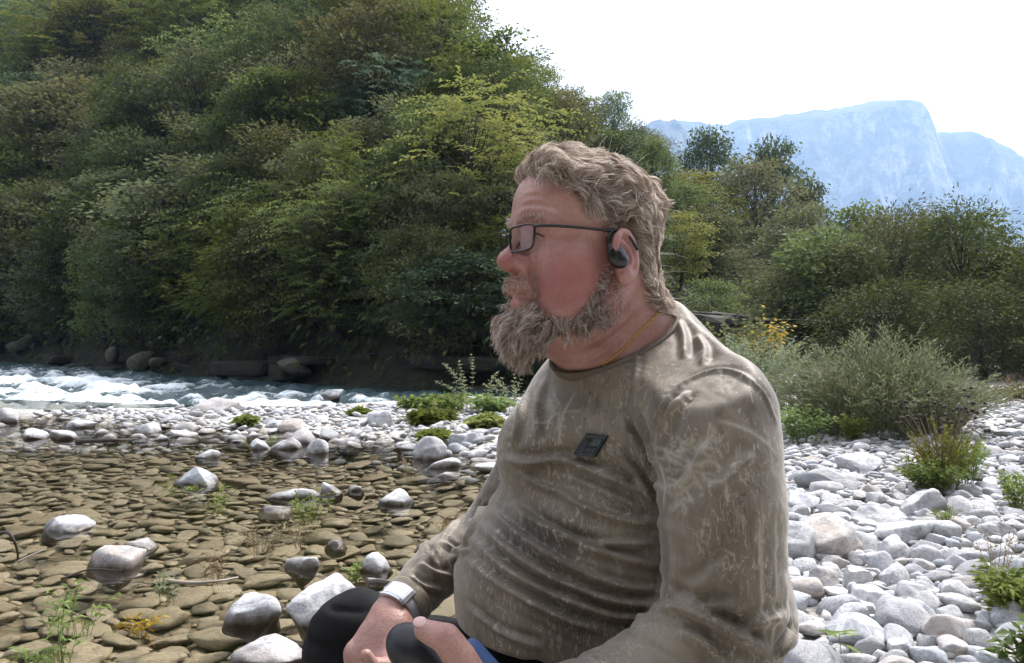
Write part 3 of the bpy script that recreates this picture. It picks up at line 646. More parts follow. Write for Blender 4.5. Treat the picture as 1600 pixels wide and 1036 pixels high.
def tree_proto(seed, H=6.0, W=4.0, clumps=90, leaves=94, leaf=(0.155, 0.088), layer=0.45, trunk_h=0.22, lean=0.1, shape='round', sparse=1.0, droop=0.3, frond=False):
    """returns (wood mesh data, crown mesh data): limbs reach every clump of leaves"""
    r = np.random.default_rng(seed); wood = []; VV, FF, AA = [], [], []; o_ = 0
    top = np.array([lean * H * r.uniform(-1, 1), lean * H * r.uniform(-1, 1), H * 0.8]); tr = catmull([np.zeros(3), top * 0.35 + r.normal(size=3) * 0.06 * H * np.array([1, 1, 0]), top * 0.7 + r.normal(size=3) * 0.05 * H * np.array([1, 1, 0]), top], 14)
    wood.append(tube(tr, np.linspace(0.032, 0.006, 14) * H * 0.55, 6))
    cen = []
    for k in range(clumps):
        t = trunk_h + (1 - trunk_h) * ((k + r.random()) / clumps) ** 0.9
        if shape == 'round': rad = math.sin(math.pi * min(1, (t - trunk_h * 0.7) / (1.06 - trunk_h * 0.7)) ** 0.85) ** 0.75
        elif shape == 'cone': rad = (1 - t) ** 0.85 * 1.1 + 0.03
        else: rad = 0.35 + 0.65 * t if t < 0.8 else (1 - t) / 0.2 * 0.75 + 0.2
        a = k * 2.39996 + r.normal() * 0.5; q_ = r.uniform(0.35, 1.0) ** 0.6 * (1 + 0.18 * r.normal())
        ax_ = tr[min(13, int(t * 13))]; c = np.array([ax_[0] + math.cos(a) * rad * W / 2 * q_, ax_[1] + math.sin(a) * rad * W / 2 * q_, t * H * 0.96 + 0.05 * H * r.normal() * 0.6]); cen.append((c, q_))
    for c, q_ in cen:
        b0 = tr[max(1, min(12, int((c[2] / H - 0.14 - 0.1 * r.random()) * 13)))]
        mid = (b0 + c) / 2 + np.array([0, 0, 0.05 * H * (1 if shape != 'cone' else -0.5)]) * r.uniform(0, 1) + r.normal(size=3) * 0.03 * H
        wood.append(tube(catmull([b0, mid, c], 6), np.linspace(0.006, 0.0015, 6) * H * 0.6, 4, cap=False))
        cs = W * r.uniform(0.10, 0.17); m_ = int(leaves * r.uniform(0.6, 1.3) * sparse)
        out = c - np.array([tr[6][0], tr[6][1], c[2] - 0.15 * H]); out /= np.linalg.norm(out) + 1e-9
        if frond:                                   # sprays of leaflets along arching twigs
            nf = max(2, m_ // 14)
            for _ in range(nf):
                d0 = out * 0.6 + r.normal(size=3) * 0.75; d0[2] = abs(d0[2]) * 0.5; d0 /= np.linalg.norm(d0); L_ = cs * r.uniform(1.2, 2.4)
                ts = np.linspace(0.15, 1, 14)[:, None]; pts = c + r.normal(size=3) * cs * 0.45 + d0 * ts * L_ - np.array([0, 0, 1]) * droop * L_ * ts ** 2
                sd = np.cross(d0, [0, 0, 1]); sg = np.where(np.arange(14) % 2, 1, -1)[:, None]
                V, F, A = leaf_cards(pts, sd * sg + d0 * 0.5 + r.normal(size=(14, 3)) * 0.25, leaf[0], leaf[1], r, droop, np.clip(r.random() * 0.6 + r.random(14) * 0.4, 0, 1)); VV.append(V); FF.append(F + o_); AA.append(A); o_ += len(V)
        else:
            off = r.normal(size=(m_, 3)); off *= (r.random(m_) ** 0.45 / (np.linalg.norm(off, axis=1) + 1e-9))[:, None]; off *= np.array([1, 1, layer]) * cs * 1.35; pts = c + off
            d = off * 0.8 + out * cs * 0.7 + r.normal(size=(m_, 3)) * cs * 0.5; d[:, 2] -= droop * cs
            V, F, A = leaf_cards(pts, d, leaf[0], leaf[1], r, 0.15, np.clip(0.5 * r.random() + 0.5 * r.random(m_), 0, 1)); VV.append(V); FF.append(F + o_); AA.append(A); o_ += len(V)
            if r.random() < 0.8:
                for _ in range(3): wood.append(tube(catmull([c, c + r.normal(size=3) * cs * 0.35, c + r.normal(size=3) * cs * 0.6], 4), np.linspace(0.003, 0.001, 4) * H * 0.5, 3, cap=False))
    wv, wf = join(wood); return (wv, wf), (np.concatenate(VV), np.concatenate(FF), np.concatenate(AA)), H, W
PROTO = {}
def make_proto(key, lm, **kw):
    (wv, wf), (v, f, a), H, W = tree_proto(**kw)
    tm = mesh_from('trunk', wv, wf); tm.materials.append(bark); cm = mesh_from('crown', v, f, smooth=False); add_attr(cm, 'lv', a); cm.materials.append(LM[lm]); PROTO[key] = (tm, cm, H, W)
def recolour(key, src, lm):
    tm, cm, H, W = PROTO[src]; c2 = cm.copy(); c2.materials.clear(); c2.materials.append(LM[lm]); PROTO[key] = (tm, c2, H, W)
make_proto('broad_a', 'mid', seed=1, H=6, W=4.6, clumps=95, leaves=84, leaf=(0.202, 0.120), layer=0.4)
make_proto('broad_b', 'dark', seed=2, H=7, W=5.0, clumps=110, leaves=78, leaf=(0.217, 0.128), layer=0.5)
make_proto('broad_c', 'olive', seed=3, H=6, W=4.4, clumps=100, leaves=78, leaf=(0.171, 0.096), layer=0.35, sparse=0.8)
make_proto('feather_a', 'yellow', seed=4, H=6.5, W=4.6, clumps=75, leaves=115, leaf=(0.155, 0.080), frond=True, droop=0.35, shape='vase')
make_proto('feather_b', 'blue', seed=5, H=6.5, W=5.0, clumps=80, leaves=120, leaf=(0.186, 0.088), frond=True, droop=0.55, shape='round')
make_proto('thin_a', 'brown', seed=6, H=6.5, W=3.8, clumps=95, leaves=35, leaf=(0.139, 0.064), layer=0.7, shape='vase')
make_proto('spruce', 'conifer', seed=7, H=9, W=3.6, clumps=150, leaves=57, leaf=(0.341, 0.080), layer=0.25, shape='cone', trunk_h=0.06, droop=0.5)
make_proto('willow_tree', 'olive', seed=8, H=6, W=5.2, clumps=120, leaves=84, leaf=(0.202, 0.056), layer=0.6, trunk_h=0.05)
make_proto('broad_d', 'mid', seed=9, H=6.5, W=5.2, clumps=70, leaves=99, leaf=(0.186, 0.112), layer=0.3, shape='vase')
for k_, s_, l_ in [('broad_a_dark', 'broad_a', 'dark'), ('broad_a_yellow', 'broad_a', 'yellow'), ('broad_b_mid', 'broad_b', 'mid'), ('broad_c_brown', 'broad_c', 'brown'), ('feather_a_mid', 'feather_a', 'mid'), ('feather_b_dark', 'feather_b', 'dark'),
                   ('broad_d_olive', 'broad_d', 'olive'), ('broad_d_yellow', 'broad_d', 'yellow'), ('willow_grey', 'willow_tree', 'grey'), ('willow_dark', 'willow_tree', 'dark'), ('broad_c_yellow', 'broad_c', 'yellow'), ('broad_c_blue', 'broad_c', 'blue'), ('thin_grey', 'thin_a', 'dark')]: recolour(k_, s_, l_)
print('tree protos', time.time() - T0)
def plant_tree(kind, loc, h, w, label, group=None, name='tree', rz=None, cat='tree'):
    tm, cm, H, W = PROTO[kind]; root = empty(name, tuple(float(v) for v in loc), label, cat, group); root.rotation_euler = (0, 0, random.uniform(0, 6.28) if rz is None else rz)
    sc = (w / W, w / W, h / H)
    for nm, me in (('trunk', tm), ('crown', cm)):
        o = bpy.data.objects.new(nm, me); COL.objects.link(o); o.parent = root; o.scale = sc
    return root
def tree_at(kind, px, base, wpx, hpx, label, group=None, Y=None, **kw):
    """tree whose foot shows at (px, base); standing on the slope, or on the flat at distance Y"""
    if Y is None:
        p = hill_hit(px, base)
        if p is None:                               # above the skyline: stand it on the crest, its top where it shows
            Yc = np.linspace(20, 200, 300); hc = hill_z((px - CX) / FPX * Yc, Yc); k_ = int(np.argmax((hc - CAMZ) / Yc)); p = np.array([(px - CX) / FPX * Yc[k_], Yc[k_], hc[k_]])
            foot = CY - (p[2] - CAMZ) * FPX / p[1]; hpx = foot - (base - hpx)
    else:
        x = (px - CX) / FPX * Y; p = np.array([x, Y, max(float(ground_z(np.array([x]), np.array([Y]))[0]), float(hill_z(np.array([x]), np.array([Y]))[0]))])
        hpx = hpx + 0.0; top = CAMZ - (base - hpx - CY) / FPX * Y; hpx = (top - p[2]) * FPX / Y
    s = p[1] / FPX; return plant_tree(kind, p - np.array([0, 0, 0.15]), hpx * s, wpx * s, label, group, **kw)
# trees one can single out on the slope: kind, foot px, foot py, width, height
SL = [
 ('feather_a', 745, 420, 250, 290, 'bright yellow green feathery tree left of the glasses'), ('feather_b', 30, 330, 230, 210, 'drooping blue green tree hanging in from the left edge'),
 ('broad_c_brown', 150, 330, 240, 200, 'brownish green tree beside the drooping tree at the left'), ('feather_b', 15, 190, 210, 190, 'pale blue green tree at the upper left edge'),
 ('feather_a', 185, 170, 260, 230, 'yellow green tree with dark trunk near the upper left corner'), ('feather_a_mid', 315, 250, 190, 160, 'light green feathery tree with bright top left of the grey bare tree'),
 ('thin_a', 455, 320, 190, 250, 'thin grey brown almost leafless tree in the middle of the slope'), ('feather_b', 610, 270, 170, 180, 'blue green tree right of the grey leafless tree'),
 ('broad_a_yellow', 530, 110, 190, 170, 'golden green tree with forked dark trunk at the top of the slope'), ('broad_d', 380, 130, 260, 190, 'spreading dark green tree high on the slope at top centre left'),
 ('broad_d_yellow', 655, 150, 170, 150, 'yellow green round tree high on the slope near the ridge'), ('broad_c_yellow', 790, 215, 130, 130, 'small yellow green tree above the feathery yellow one'),
 ('broad_c_brown', 690, 190, 130, 110, 'brownish round tree above the blue green one'), ('broad_c', 330, 470, 260, 230, 'dull olive tree low on the slope left of centre'),
 ('broad_b', 215, 470, 230, 200, 'dark dense tree above the left rapids'), ('broad_c_brown', 690, 470, 190, 130, 'rusty brown shrubby tree below the feathery yellow tree'),
 ('feather_b_dark', 440, 470, 230, 190, 'dark feathery tree low in the middle of the bank'), ('broad_a_dark', 560, 500, 220, 190, 'dark green tree overhanging the bank left of the beard'),
 ('broad_c_blue', 720, 560, 200, 160, 'shadowy tree at the water side behind the beard'), ('broad_a_dark', 90, 480, 230, 190, 'dark tree low at the left over the rapids'),
 ('feather_a_mid', 385, 330, 180, 150, 'light olive feathery tree left of the grey leafless tree'), ('broad_c_yellow', 250, 130, 170, 140, 'yellowish leafy tree between the two upper left trees'),
 ('broad_d_olive', 480, 40, 210, 150, 'dark green crown at the top edge left of the golden tree'), ('broad_c', 590, 60, 180, 140, 'olive tree at the top edge right of the golden tree'),
 ('broad_d_olive', 860, 270, 150, 130, 'olive green tree just above the hair'), ('broad_c_yellow', 905, 225, 110, 85, 'pale green tree on the ridge above the hair'),
 ('broad_a', 960, 235, 75, 90, 'slender tree standing out on the ridge right of the hair'), ('broad_c_brown', 985, 280, 120, 75, 'brownish tree on the ridge right of the hair'),
 ('broad_b_mid', 850, 400, 200, 170, 'green tree behind the forehead'), ('broad_c', 940, 330, 160, 140, 'dull green tree directly behind the hair'),
]
for k_, px, by, w, h, lb in SL: tree_at(k_, px, by, w, h, lb, 'trees on the far slope')
# the rest of the near wood, standing between them
fill = []; rr = np.random.default_rng(12)
for row, by in enumerate([-10, 35, 80, 125, 170, 215, 260, 305, 350, 395, 440, 485, 530, 560]):
    for px in np.arange(-80, 1100, 92):
        fill.append((px + rr.uniform(-45, 45) + 50 * (row % 2), by + rr.uniform(-22, 22)))
KN = ['broad_a_dark', 'broad_b_mid', 'broad_c', 'broad_d', 'feather_a_mid', 'broad_d_olive', 'feather_a_mid', 'broad_b_mid', 'broad_c', 'broad_d', 'feather_b_dark', 'broad_c_brown']
n_fill = 0
for px, by in fill:
    p = hill_hit(px, by, 230)
    if p is None or p[1] > 170: continue
    k_ = KN[rr.integers(len(KN))] if by < 380 else KN[rr.integers(6)]
    h_px = np.interp(p[1], [14, 30, 60, 150], [225, 215, 165, 100]) * rr.uniform(0.8, 1.25) * np.interp(px, [600, 760, 950], [1, 0.85, 0.6]); s = p[1] / FPX
    zone = ('high' if by < 190 else 'midway' if by < 380 else 'low') + ' on the ' + ('left slope' if px < 300 else 'centre left slope' if px < 560 else 'slope before the face' if px < 800 else 'slope behind the head')
    look = dict(broad_a_dark='dark green round', broad_b='dense dark', broad_c='dull olive', broad_d='fresh green spreading', feather_b_dark='dark feathery', broad_c_brown='brownish', feather_a_mid='green feathery', broad_b_mid='mid green dense', thin_a='thin greyish', broad_d_olive='olive spreading', broad_c_blue='bluish green', broad_c_yellow='yellowish')[k_]
    plant_tree(k_, p - np.array([0, 0, 0.2]), h_px * s, h_px * s * rr.uniform(0.5, 0.85), look + ' tree ' + zone, 'trees of the dense wood on the far slope'); n_fill += 1
dup_ = {}
for o in bpy.data.objects:
    if o.get('group') == 'trees of the dense wood on the far slope': dup_.setdefault(o['label'], []).append(o)
ORD = ['leftmost', 'second from the left', 'third from the left', 'fourth from the left', 'fifth from the left', 'sixth from the left', 'seventh from the left', 'eighth from the left', 'ninth from the left']
for lb_, os_ in dup_.items():
    if len(os_) > 1:
        for k_, o in enumerate(sorted(os_, key=lambda o: o.location.x / o.location.y)): o['label'] = lb_ + ', ' + ORD[min(k_, 8)]
print('fill trees', n_fill)
# dark conifers on the upper ridge
for i_, (px, by, w, h) in enumerate([(640, 40, 60, 110), (690, 45, 60, 100), (725, 60, 55, 90), (760, 80, 55, 85), (790, 95, 50, 80), (820, 112, 50, 72), (850, 128, 46, 70), (880, 142, 44, 62)]):
    p = hill_hit(px, by + 40, 330)
    if p is None: continue
    s = p[1] / FPX; plant_tree('spruce', p, h * s * 1.25, w * s * 1.2, 'dark conifer on the ridge line, ' + ORD[i_], 'conifers on the ridge', name='conifer')
# trees of the valley floor behind the shoulder and to the right: on the flat, at distance Y
VA = [
 ('broad_b', 1110, 330, 110, 130, 60, 'dark crowned tree on the skyline left of the mountain wall'), ('broad_b', 1205, 380, 120, 165, 55, 'dark spreading tree on the skyline below the mountain'), ('broad_b', 1262, 390, 90, 110, 52, 'smaller dark tree on the skyline right of the spreading one'),
 ('broad_c_brown', 1180, 440, 170, 190, 42, 'tawny brown tree on the valley slope below the skyline trees'), ('broad_c_yellow', 1075, 400, 170, 140, 40, 'yellowish green tree right of the hair'), ('broad_d_olive', 1085, 520, 150, 210, 26, 'olive tree right of the ear'),
 ('broad_d_yellow', 1060, 560, 120, 240, 22, 'yellow green leafy tree right beside the hair'), ('broad_c', 1270, 470, 170, 150, 34, 'dull olive tree with thin trunks in the valley'), ('broad_c_brown', 1240, 500, 130, 150, 36, 'brown green tree in the middle of the valley wood'),
 ('willow_tree', 1215, 600, 220, 190, 20, 'grey green willow tree behind the yellow shrub'), ('broad_a', 1310, 600, 200, 250, 19, 'broad green tree behind the willow bush'), ('willow_tree', 1400, 610, 240, 300, 18, 'tall olive tree behind the willow bush'),
 ('willow_dark', 1500, 610, 250, 300, 17, 'dark tall tree at the right above the gravel'), ('broad_b', 1580, 610, 200, 230, 15.5, 'dark tree at the right edge'), ('broad_c', 1450, 620, 160, 290, 21, 'olive tree top standing against the mountain'),
 ('willow_dark', 1370, 615, 220, 190, 15, 'shadowy low tree just behind the willow bush'), ('willow_dark', 1540, 615, 200, 190, 13.5, 'shadowy low tree behind the gravel at the right'), ('broad_c_blue', 1590, 610, 120, 180, 17, 'small pale crowned tree at the far right edge'),
 ('willow_tree', 1150, 610, 160, 110, 15, 'low grey green thicket right of the neck'), ('broad_c_blue', 1290, 560, 150, 200, 25, 'pale green tree left of the broad green one'),
 ('broad_d', 1045, 470, 150, 190, 38, 'green tree filling the gap just right of the hair'), ('broad_c', 1130, 540, 150, 160, 30, 'soft green tree above the pale shrub'), ('broad_a', 1150, 480, 150, 150, 45, 'green tree between the tawny and the yellowish trees'),
 ('broad_b_mid', 1345, 520, 170, 200, 30, 'green tree filling the valley behind the broad one'), ('broad_a', 1520, 560, 190, 230, 24, 'green tree in the continuous wood at the right'), ('broad_c', 1430, 540, 170, 190, 28, 'olive tree behind the tall one above the willow bush'), ('broad_b_mid', 1600, 590, 170, 210, 22, 'green tree behind the dark one at the right edge'),
 ('willow_dark', 1640, 620, 220, 230, 14, 'dark tree cut by the right edge of the picture'),
]
for k_, px, by, w, h, Y, lb in VA: tree_at(k_, px, by, w, h, lb, 'trees of the valley floor', Y=Y)
# undergrowth that closes the gaps of the slope: one mass of leaves
r = np.random.default_rng(77); C, D = [], []
PX = r.uniform(-150, 1120, 5200); PY = r.uniform(-30, 590, 5200); cen = []
xq = r.uniform(-75, 22, 60000); yq = r.uniform(13, 110, 60000); inside = in_poly(xq, yq, HILLP) & (np.abs(xq / yq) < 0.75); xq, yq = xq[inside], yq[inside]; w_ = 1 / (yq ** 1.4); sel = r.choice(len(xq), 3200, replace=False, p=w_ / w_.sum()); xq, yq = xq[sel], yq[sel]; zq = hill_z(xq, yq)
sc_ = np.clip(yq / 30, 0.6, 2.2); m_ = 17
cc = np.repeat(np.stack([xq, yq, zq + 0.35 * sc_], 1), m_, 0); ss = np.repeat(sc_, m_); off = r.normal(size=cc.shape) * np.array([0.5, 0.5, 0.42]) * ss[:, None]
V, F, A = leaf_cards(cc + off, off + r.normal(size=off.shape) * 0.3, 0.17 * ss, 0.10 * ss, r, 0.2)
me = mesh_from('undergrowth', V, F, smooth=False); add_attr(me, 'lv', A * 0.9); tag(obj('undergrowth', me, LM['dark']), kind='stuff')
sh_ = []                                        # thick fringe along the water's edge
seg_ = np.array(BASE[2:8], float); L_ = np.concatenate([[0], np.cumsum(np.linalg.norm(np.diff(seg_, axis=0), axis=1))]); s1 = r.uniform(0, 1, 1500) ** 0.75 * L_[-1]
bx = np.interp(s1, L_, seg_[:, 0]); by = np.interp(s1, L_, seg_[:, 1]); dd = r.uniform(0.5, 3.2, 1500); bx = bx + 0.7 * dd; by = by + 0.7 * dd; bz = hill_z(bx, by)
cc = np.repeat(np.stack([bx, by, bz + 0.3 + 0.6 * r.random(1500)], 1), 26, 0); off = r.normal(size=cc.shape) * np.array([0.45, 0.45, 0.4])
V, F, A = leaf_cards(cc + off, off + r.normal(size=off.shape) * 0.3 - np.array([0.15, 0.15, 0.25]), 0.15, 0.085, r, 0.3)
me = mesh_from('bank_undergrowth', V, F, smooth=False); add_attr(me, 'lv', A * 0.8); tag(obj('bank_undergrowth', me, LM['dark']), kind='stuff')
# far wood on the upper slope and the ridge: crowns too small to tell apart
C, A_, S_ = [], [], []
xq = r.uniform(-160, 70, 40000); yq = r.uniform(105, 300, 40000); ok = in_poly(xq, yq, HILLP) & (np.abs(xq / yq) < 0.75); xq, yq = xq[ok][:1500], yq[ok][:1500]; zq = hill_z(xq, yq)
m_ = 110; hs = r.uniform(4, 8, len(xq)); dirs = r.normal(size=(len(xq) * m_, 3)); dirs /= np.linalg.norm(dirs, axis=1)[:, None]; dirs[:, 2] = np.abs(dirs[:, 2]) * 0.9 - 0.15
cc = np.repeat(np.stack([xq, yq, zq + hs * 0.45], 1), m_, 0) + dirs * np.repeat(hs, m_)[:, None] * np.array([0.42, 0.42, 0.55]) * r.uniform(0.7, 1.1, (len(dirs), 1))
V, F, A = leaf_cards(cc, dirs + r.normal(size=dirs.shape) * 0.7, 0.75, 0.5, r, 0.2, np.repeat(r.random(len(xq)), m_) * 0.6 + 0.3 * r.random(len(dirs)))
me = mesh_from('far_wood', V, F, smooth=False); add_attr(me, 'lv', A); tag(obj('far_wood', me, LM['mid']), kind='stuff')
print('trees', time.time() - T0)
# ================================================================== PLANTS, LEDGES, TWIGS
stem_m = mat('green_stem', 0.6, (0.10, 0.12, 0.045)); dry_stem = mat('dry_stem', 0.8, (0.17, 0.13, 0.085)); dark_head = mat('dark_seed_head', 0.85, (0.035, 0.024, 0.018)); dark_twig = mat('dark_driftwood', 0.8, (0.055, 0.042, 0.038)); pale_twig = mat('pale_driftwood', 0.75, (0.34, 0.30, 0.25))
def gz(x, y): return float(ground_z(np.array([x]), np.array([y]))[0])
def stalk_plant(name, px, py, hpx, wpx, n_st, leaf, lpx, lm, label, cat='plant', group=None, level=0.0, droop=0.35, spread=1.0, up=1.0, stem=None, seed=0, from_t=0.15, Yfix=None, upright=0.5, whorl=False, basew=0.12, dome=0.0):
    """a clump of stems with narrow leaves; foot at (px,py) on the ground, size in photograph pixels"""
    r = np.random.default_rng(1000 + seed); g = G(px, py, level) if Yfix is None else P(px, py, Yfix); s = g[1] / FPX; H = hpx * s; W = wpx * s
    root = empty(name, (float(g[0]), float(g[1]), float(level) - 0.02), label, cat, group); wood = []; VV, FF, AA = [], [], []; o_ = 0
    for k in range(n_st):
        a = r.uniform(0, 6.28); q = math.sqrt(r.random()); h = H * r.uniform(0.6, 1.0) * (1 - 0.35 * q * (1 - upright)) * (1 - dome * q ** 2.5); tip = np.array([math.cos(a) * q * W / 2 * spread, math.sin(a) * q * W / 2 * spread, h])
        base = np.array([math.cos(a) * q * W * basew, math.sin(a) * q * W * basew, 0]) + r.normal(size=3) * 0.01 * np.array([1, 1, 0])
        mid = base * 0.4 + tip * 0.6 * np.array([0.75, 0.75, 1.05]) + r.normal(size=3) * 0.04 * H; c = catmull([base, mid, tip], 8); wood.append(tube(c, np.linspace(1, 0.35, 8) * max(0.0011, 0.0035 * H), 4, cap=False))
        ts = np.linspace(from_t, 1.0, lpx) if not whorl else np.repeat(np.linspace(from_t, 1, max(2, lpx // 3)), 3)
        pts = np.stack([np.interp(ts, np.linspace(0, 1, 8), c[:, i]) for i in range(3)], 1); dr_ = np.stack([np.interp(np.clip(ts + .02, 0, 1), np.linspace(0, 1, 8), np.gradient(c, axis=0)[:, i]) for i in range(3)], 1); dr_ /= np.linalg.norm(dr_, axis=1)[:, None] + 1e-9
        ph = np.arange(len(ts)) * 2.4 + r.uniform(0, 6); sd = np.stack([np.cos(ph), np.sin(ph), 0 * ph], 1); d = sd * (1.0 - 0.5 * upright) + dr_ * up + r.normal(size=pts.shape) * 0.25
        V, F, A = leaf_cards(pts, d, leaf[0] * (0.6 + 0.4 * np.sin(np.pi * np.clip(ts, 0.1, 0.95))), leaf[1] + 0 * ts, r, droop, np.clip(r.random() * 0.5 + 0.5 * r.random(len(ts)), 0, 1)); VV.append(V); FF.append(F + o_); AA.append(A); o_ += len(V)
    wv, wf = join(wood); o = obj('stems', mesh_from('stems', wv, wf), stem or stem_m, root)
    me = mesh_from('leaves', np.concatenate(VV), np.concatenate(FF), smooth=False); add_attr(me, 'lv', np.concatenate(AA)); obj('leaves', me, LM[lm], root); return root, g, H, W
# willow bush and its neighbours on the right
root, g, H, W = stalk_plant('willow_bush', 1370, 672, 182, 380, 600, (0.075, 0.0115), 30, 'grey', 'wide grey green willow bush on the gravel bar', 'bush', level=0.08, droop=0.1, up=1.2, upright=0.35, seed=1, spread=1.0, from_t=0.02, basew=0.30, dome=0.5)
stalk_plant('willow_bush', 1175, 640, 130, 190, 160, (0.09, 0.016), 24, 'grey', 'pale grey green shrub right of the shoulder', 'bush', level=0.05, up=1.0, upright=0.6, seed=2, basew=0.3)
stalk_plant('shrub', 1160, 610, 130, 150, 90, (0.11, 0.05), 16, 'olive', 'olive shrub behind the pale one near the neck', 'bush', level=0.05, up=0.6, seed=3, Yfix=12.5)
stalk_plant('shrub', 1195, 600, 140, 110, 22, (0.10, 0.06), 10, 'gold', 'shrub with golden yellow leaves right of the neck', 'bush', level=0.05, up=0.5, seed=4, Yfix=12.0, from_t=0.45)
stalk_plant('herb', 1250, 690, 70, 110, 40, (0.06, 0.022), 14, 'grass', 'pale green herbs at the left foot of the willow bush', 'plant', level=0.06, up=0.7, seed=5)
stalk_plant('herb', 1335, 690, 56, 70, 26, (0.05, 0.022), 12, 'grass', 'low green herbs under the middle of the willow bush', 'plant', level=0.06, up=0.7, seed=6)
root, g, H, W = stalk_plant('dry_flower_plant', 1470, 762, 125, 120, 55, (0.04, 0.011), 20, 'yellow', 'yellowing flower plant with dark dry seed heads among the stones', 'plant', level=0.06, up=0.9, upright=0.5, seed=7, basew=0.22, dome=0.25)
r = np.random.default_rng(5); parts = []; heads = []
for k in range(46):
    a = r.uniform(0, 6.28); q = r.random() ** 0.6; h = H * r.uniform(0.95, 1.5); tip = np.array([math.cos(a) * q * W * 0.62 + 0.02, math.sin(a) * q * W * 0.5, h * (1 - 0.25 * q)]); c = catmull([np.zeros(3), tip * np.array([0.5, 0.5, 0.6]), tip], 6)
    parts.append(tube(c, np.linspace(0.0022, 0.001, 6), 4, cap=False)); V, F = ICO[1]; heads.append((V * np.array([0.013, 0.013, 0.011]) * r.uniform(0.7, 1.15) + tip, F))
wv, wf = join(parts); obj('dry_stalks', mesh_from('dry_stalks', wv, wf), dry_stem, root); wv, wf = join(heads); o = obj('seed_heads', mesh_from('seed_heads', wv, wf), dark_head, root); o['kind'] = 'stuff'
stalk_plant('herb', 1455, 765, 62, 110, 60, (0.045, 0.014), 16, 'grass', 'fresh green herbs at the foot of the dry flower plant', 'plant', level=0.06, up=0.6, seed=8)
stalk_plant('herb', 1510, 756, 92, 70, 36, (0.045, 0.012), 18, 'grass', 'light green stems on the right side of the dry flower plant', 'plant', level=0.06, up=1.0, upright=0.7, seed=9)
stalk_plant('grass_tuft', 1478, 822, 36, 40, 40, (0.05, 0.004), 4, 'grass', 'short tuft of bright grass between two boulders', 'grass', level=0.08, up=2.5, droop=0.3, seed=10)
stalk_plant('sprout', 1318, 1022, 92, 10, 1, (0.062, 0.013), 11, 'grass', 'single green sprout with narrow leaves before the grey boulder', 'plant', level=0.05, up=0.15, droop=0.15, seed=11, upright=0.1, from_t=0.25)
stalk_plant('weed', 1575, 968, 110, 100, 40, (0.045, 0.013), 16, 'grass', 'tangled green weeds at the right edge above the bottom corner', 'plant', level=0.05, up=0.6, seed=12)
stalk_plant('weed', 1592, 1046, 110, 60, 9, (0.055, 0.028), 9, 'mid', 'broad leaved green weed in the bottom right corner', 'plant', level=0.05, up=0.4, seed=13)
stalk_plant('weed', 1560, 920, 130, 90, 10, (0.02, 0.007), 16, 'dry', 'thin dry stalks rising above the weeds at the right', 'plant', level=0.05, up=1.0, seed=14, stem=dry_stem)
stalk_plant('weed', 1590, 800, 90, 60, 24, (0.05, 0.012), 14, 'grass', 'pale weeds at the right edge beside the gravel', 'plant', level=0.05, up=0.7, seed=15)
stalk_plant('dry_grass', 1570, 640, 60, 110, 26, (0.12, 0.008), 9, 'dry', 'dry grass stalks before the dark trees at the right edge', 'grass', level=0.08, up=1.5, seed=16, stem=dry_stem)
for k, (px, py, h, w, lb) in enumerate([(1530, 630, 34, 120, 'low grass fringe behind the willow bush'), (1300, 625, 30, 160, 'low grass fringe left behind the willow bush'), (1600, 628, 36, 90, 'low grass fringe at the right edge')]):
    stalk_plant('grass_fringe', px, py, h, w, 70, (0.10, 0.02), 8, 'olive', lb, 'grass', level=0.1, up=1.2, seed=20 + k)
# weeds on the bar behind the far sleeve
stalk_plant('tall_weed', 735, 640, 98, 130, 8, (0.055, 0.022), 30, 'grey', 'tall pale weed with feathery stalks against the dark bank', 'plant', level=0.03, up=0.9, upright=0.3, seed=30, from_t=0.3, whorl=True)
stalk_plant('tall_weed', 800, 640, 66, 100, 12, (0.055, 0.022), 22, 'grey', 'shorter pale weed beside the far shoulder', 'plant', level=0.03, up=0.9, upright=0.4, seed=31, whorl=True)
for k, (px, py, h, w, lm, lb) in enumerate([(700, 640, 30, 110, 'grass', 'light green weeds on the far bar under the tall weed'), (665, 665, 30, 60, 'mid', 'deep green leafy weed among white stones on the far bar'), (690, 662, 26, 46, 'mid', 'small deep green weed right of the leafy one'),
        (765, 645, 34, 80, 'grass', 'green weeds beside the far shoulder'), (758, 672, 28, 50, 'yellow', 'yellow green grass clump close to the shirt'), (560, 650, 14, 30, 'grass', 'small moss green tuft among the white stones'), (385, 664, 16, 26, 'grass', 'tiny green tuft on the stones below the rapids'), (650, 640, 26, 60, 'grass', 'pale green weeds where the rapids end'), (675, 690, 20, 40, 'grass', 'thin grass between stones near the shirt')]):
    stalk_plant('weed', px, py, h, w, 40, (0.12, 0.05), 7, lm, lb, 'plant', level=0.02, up=0.7, seed=40 + k)
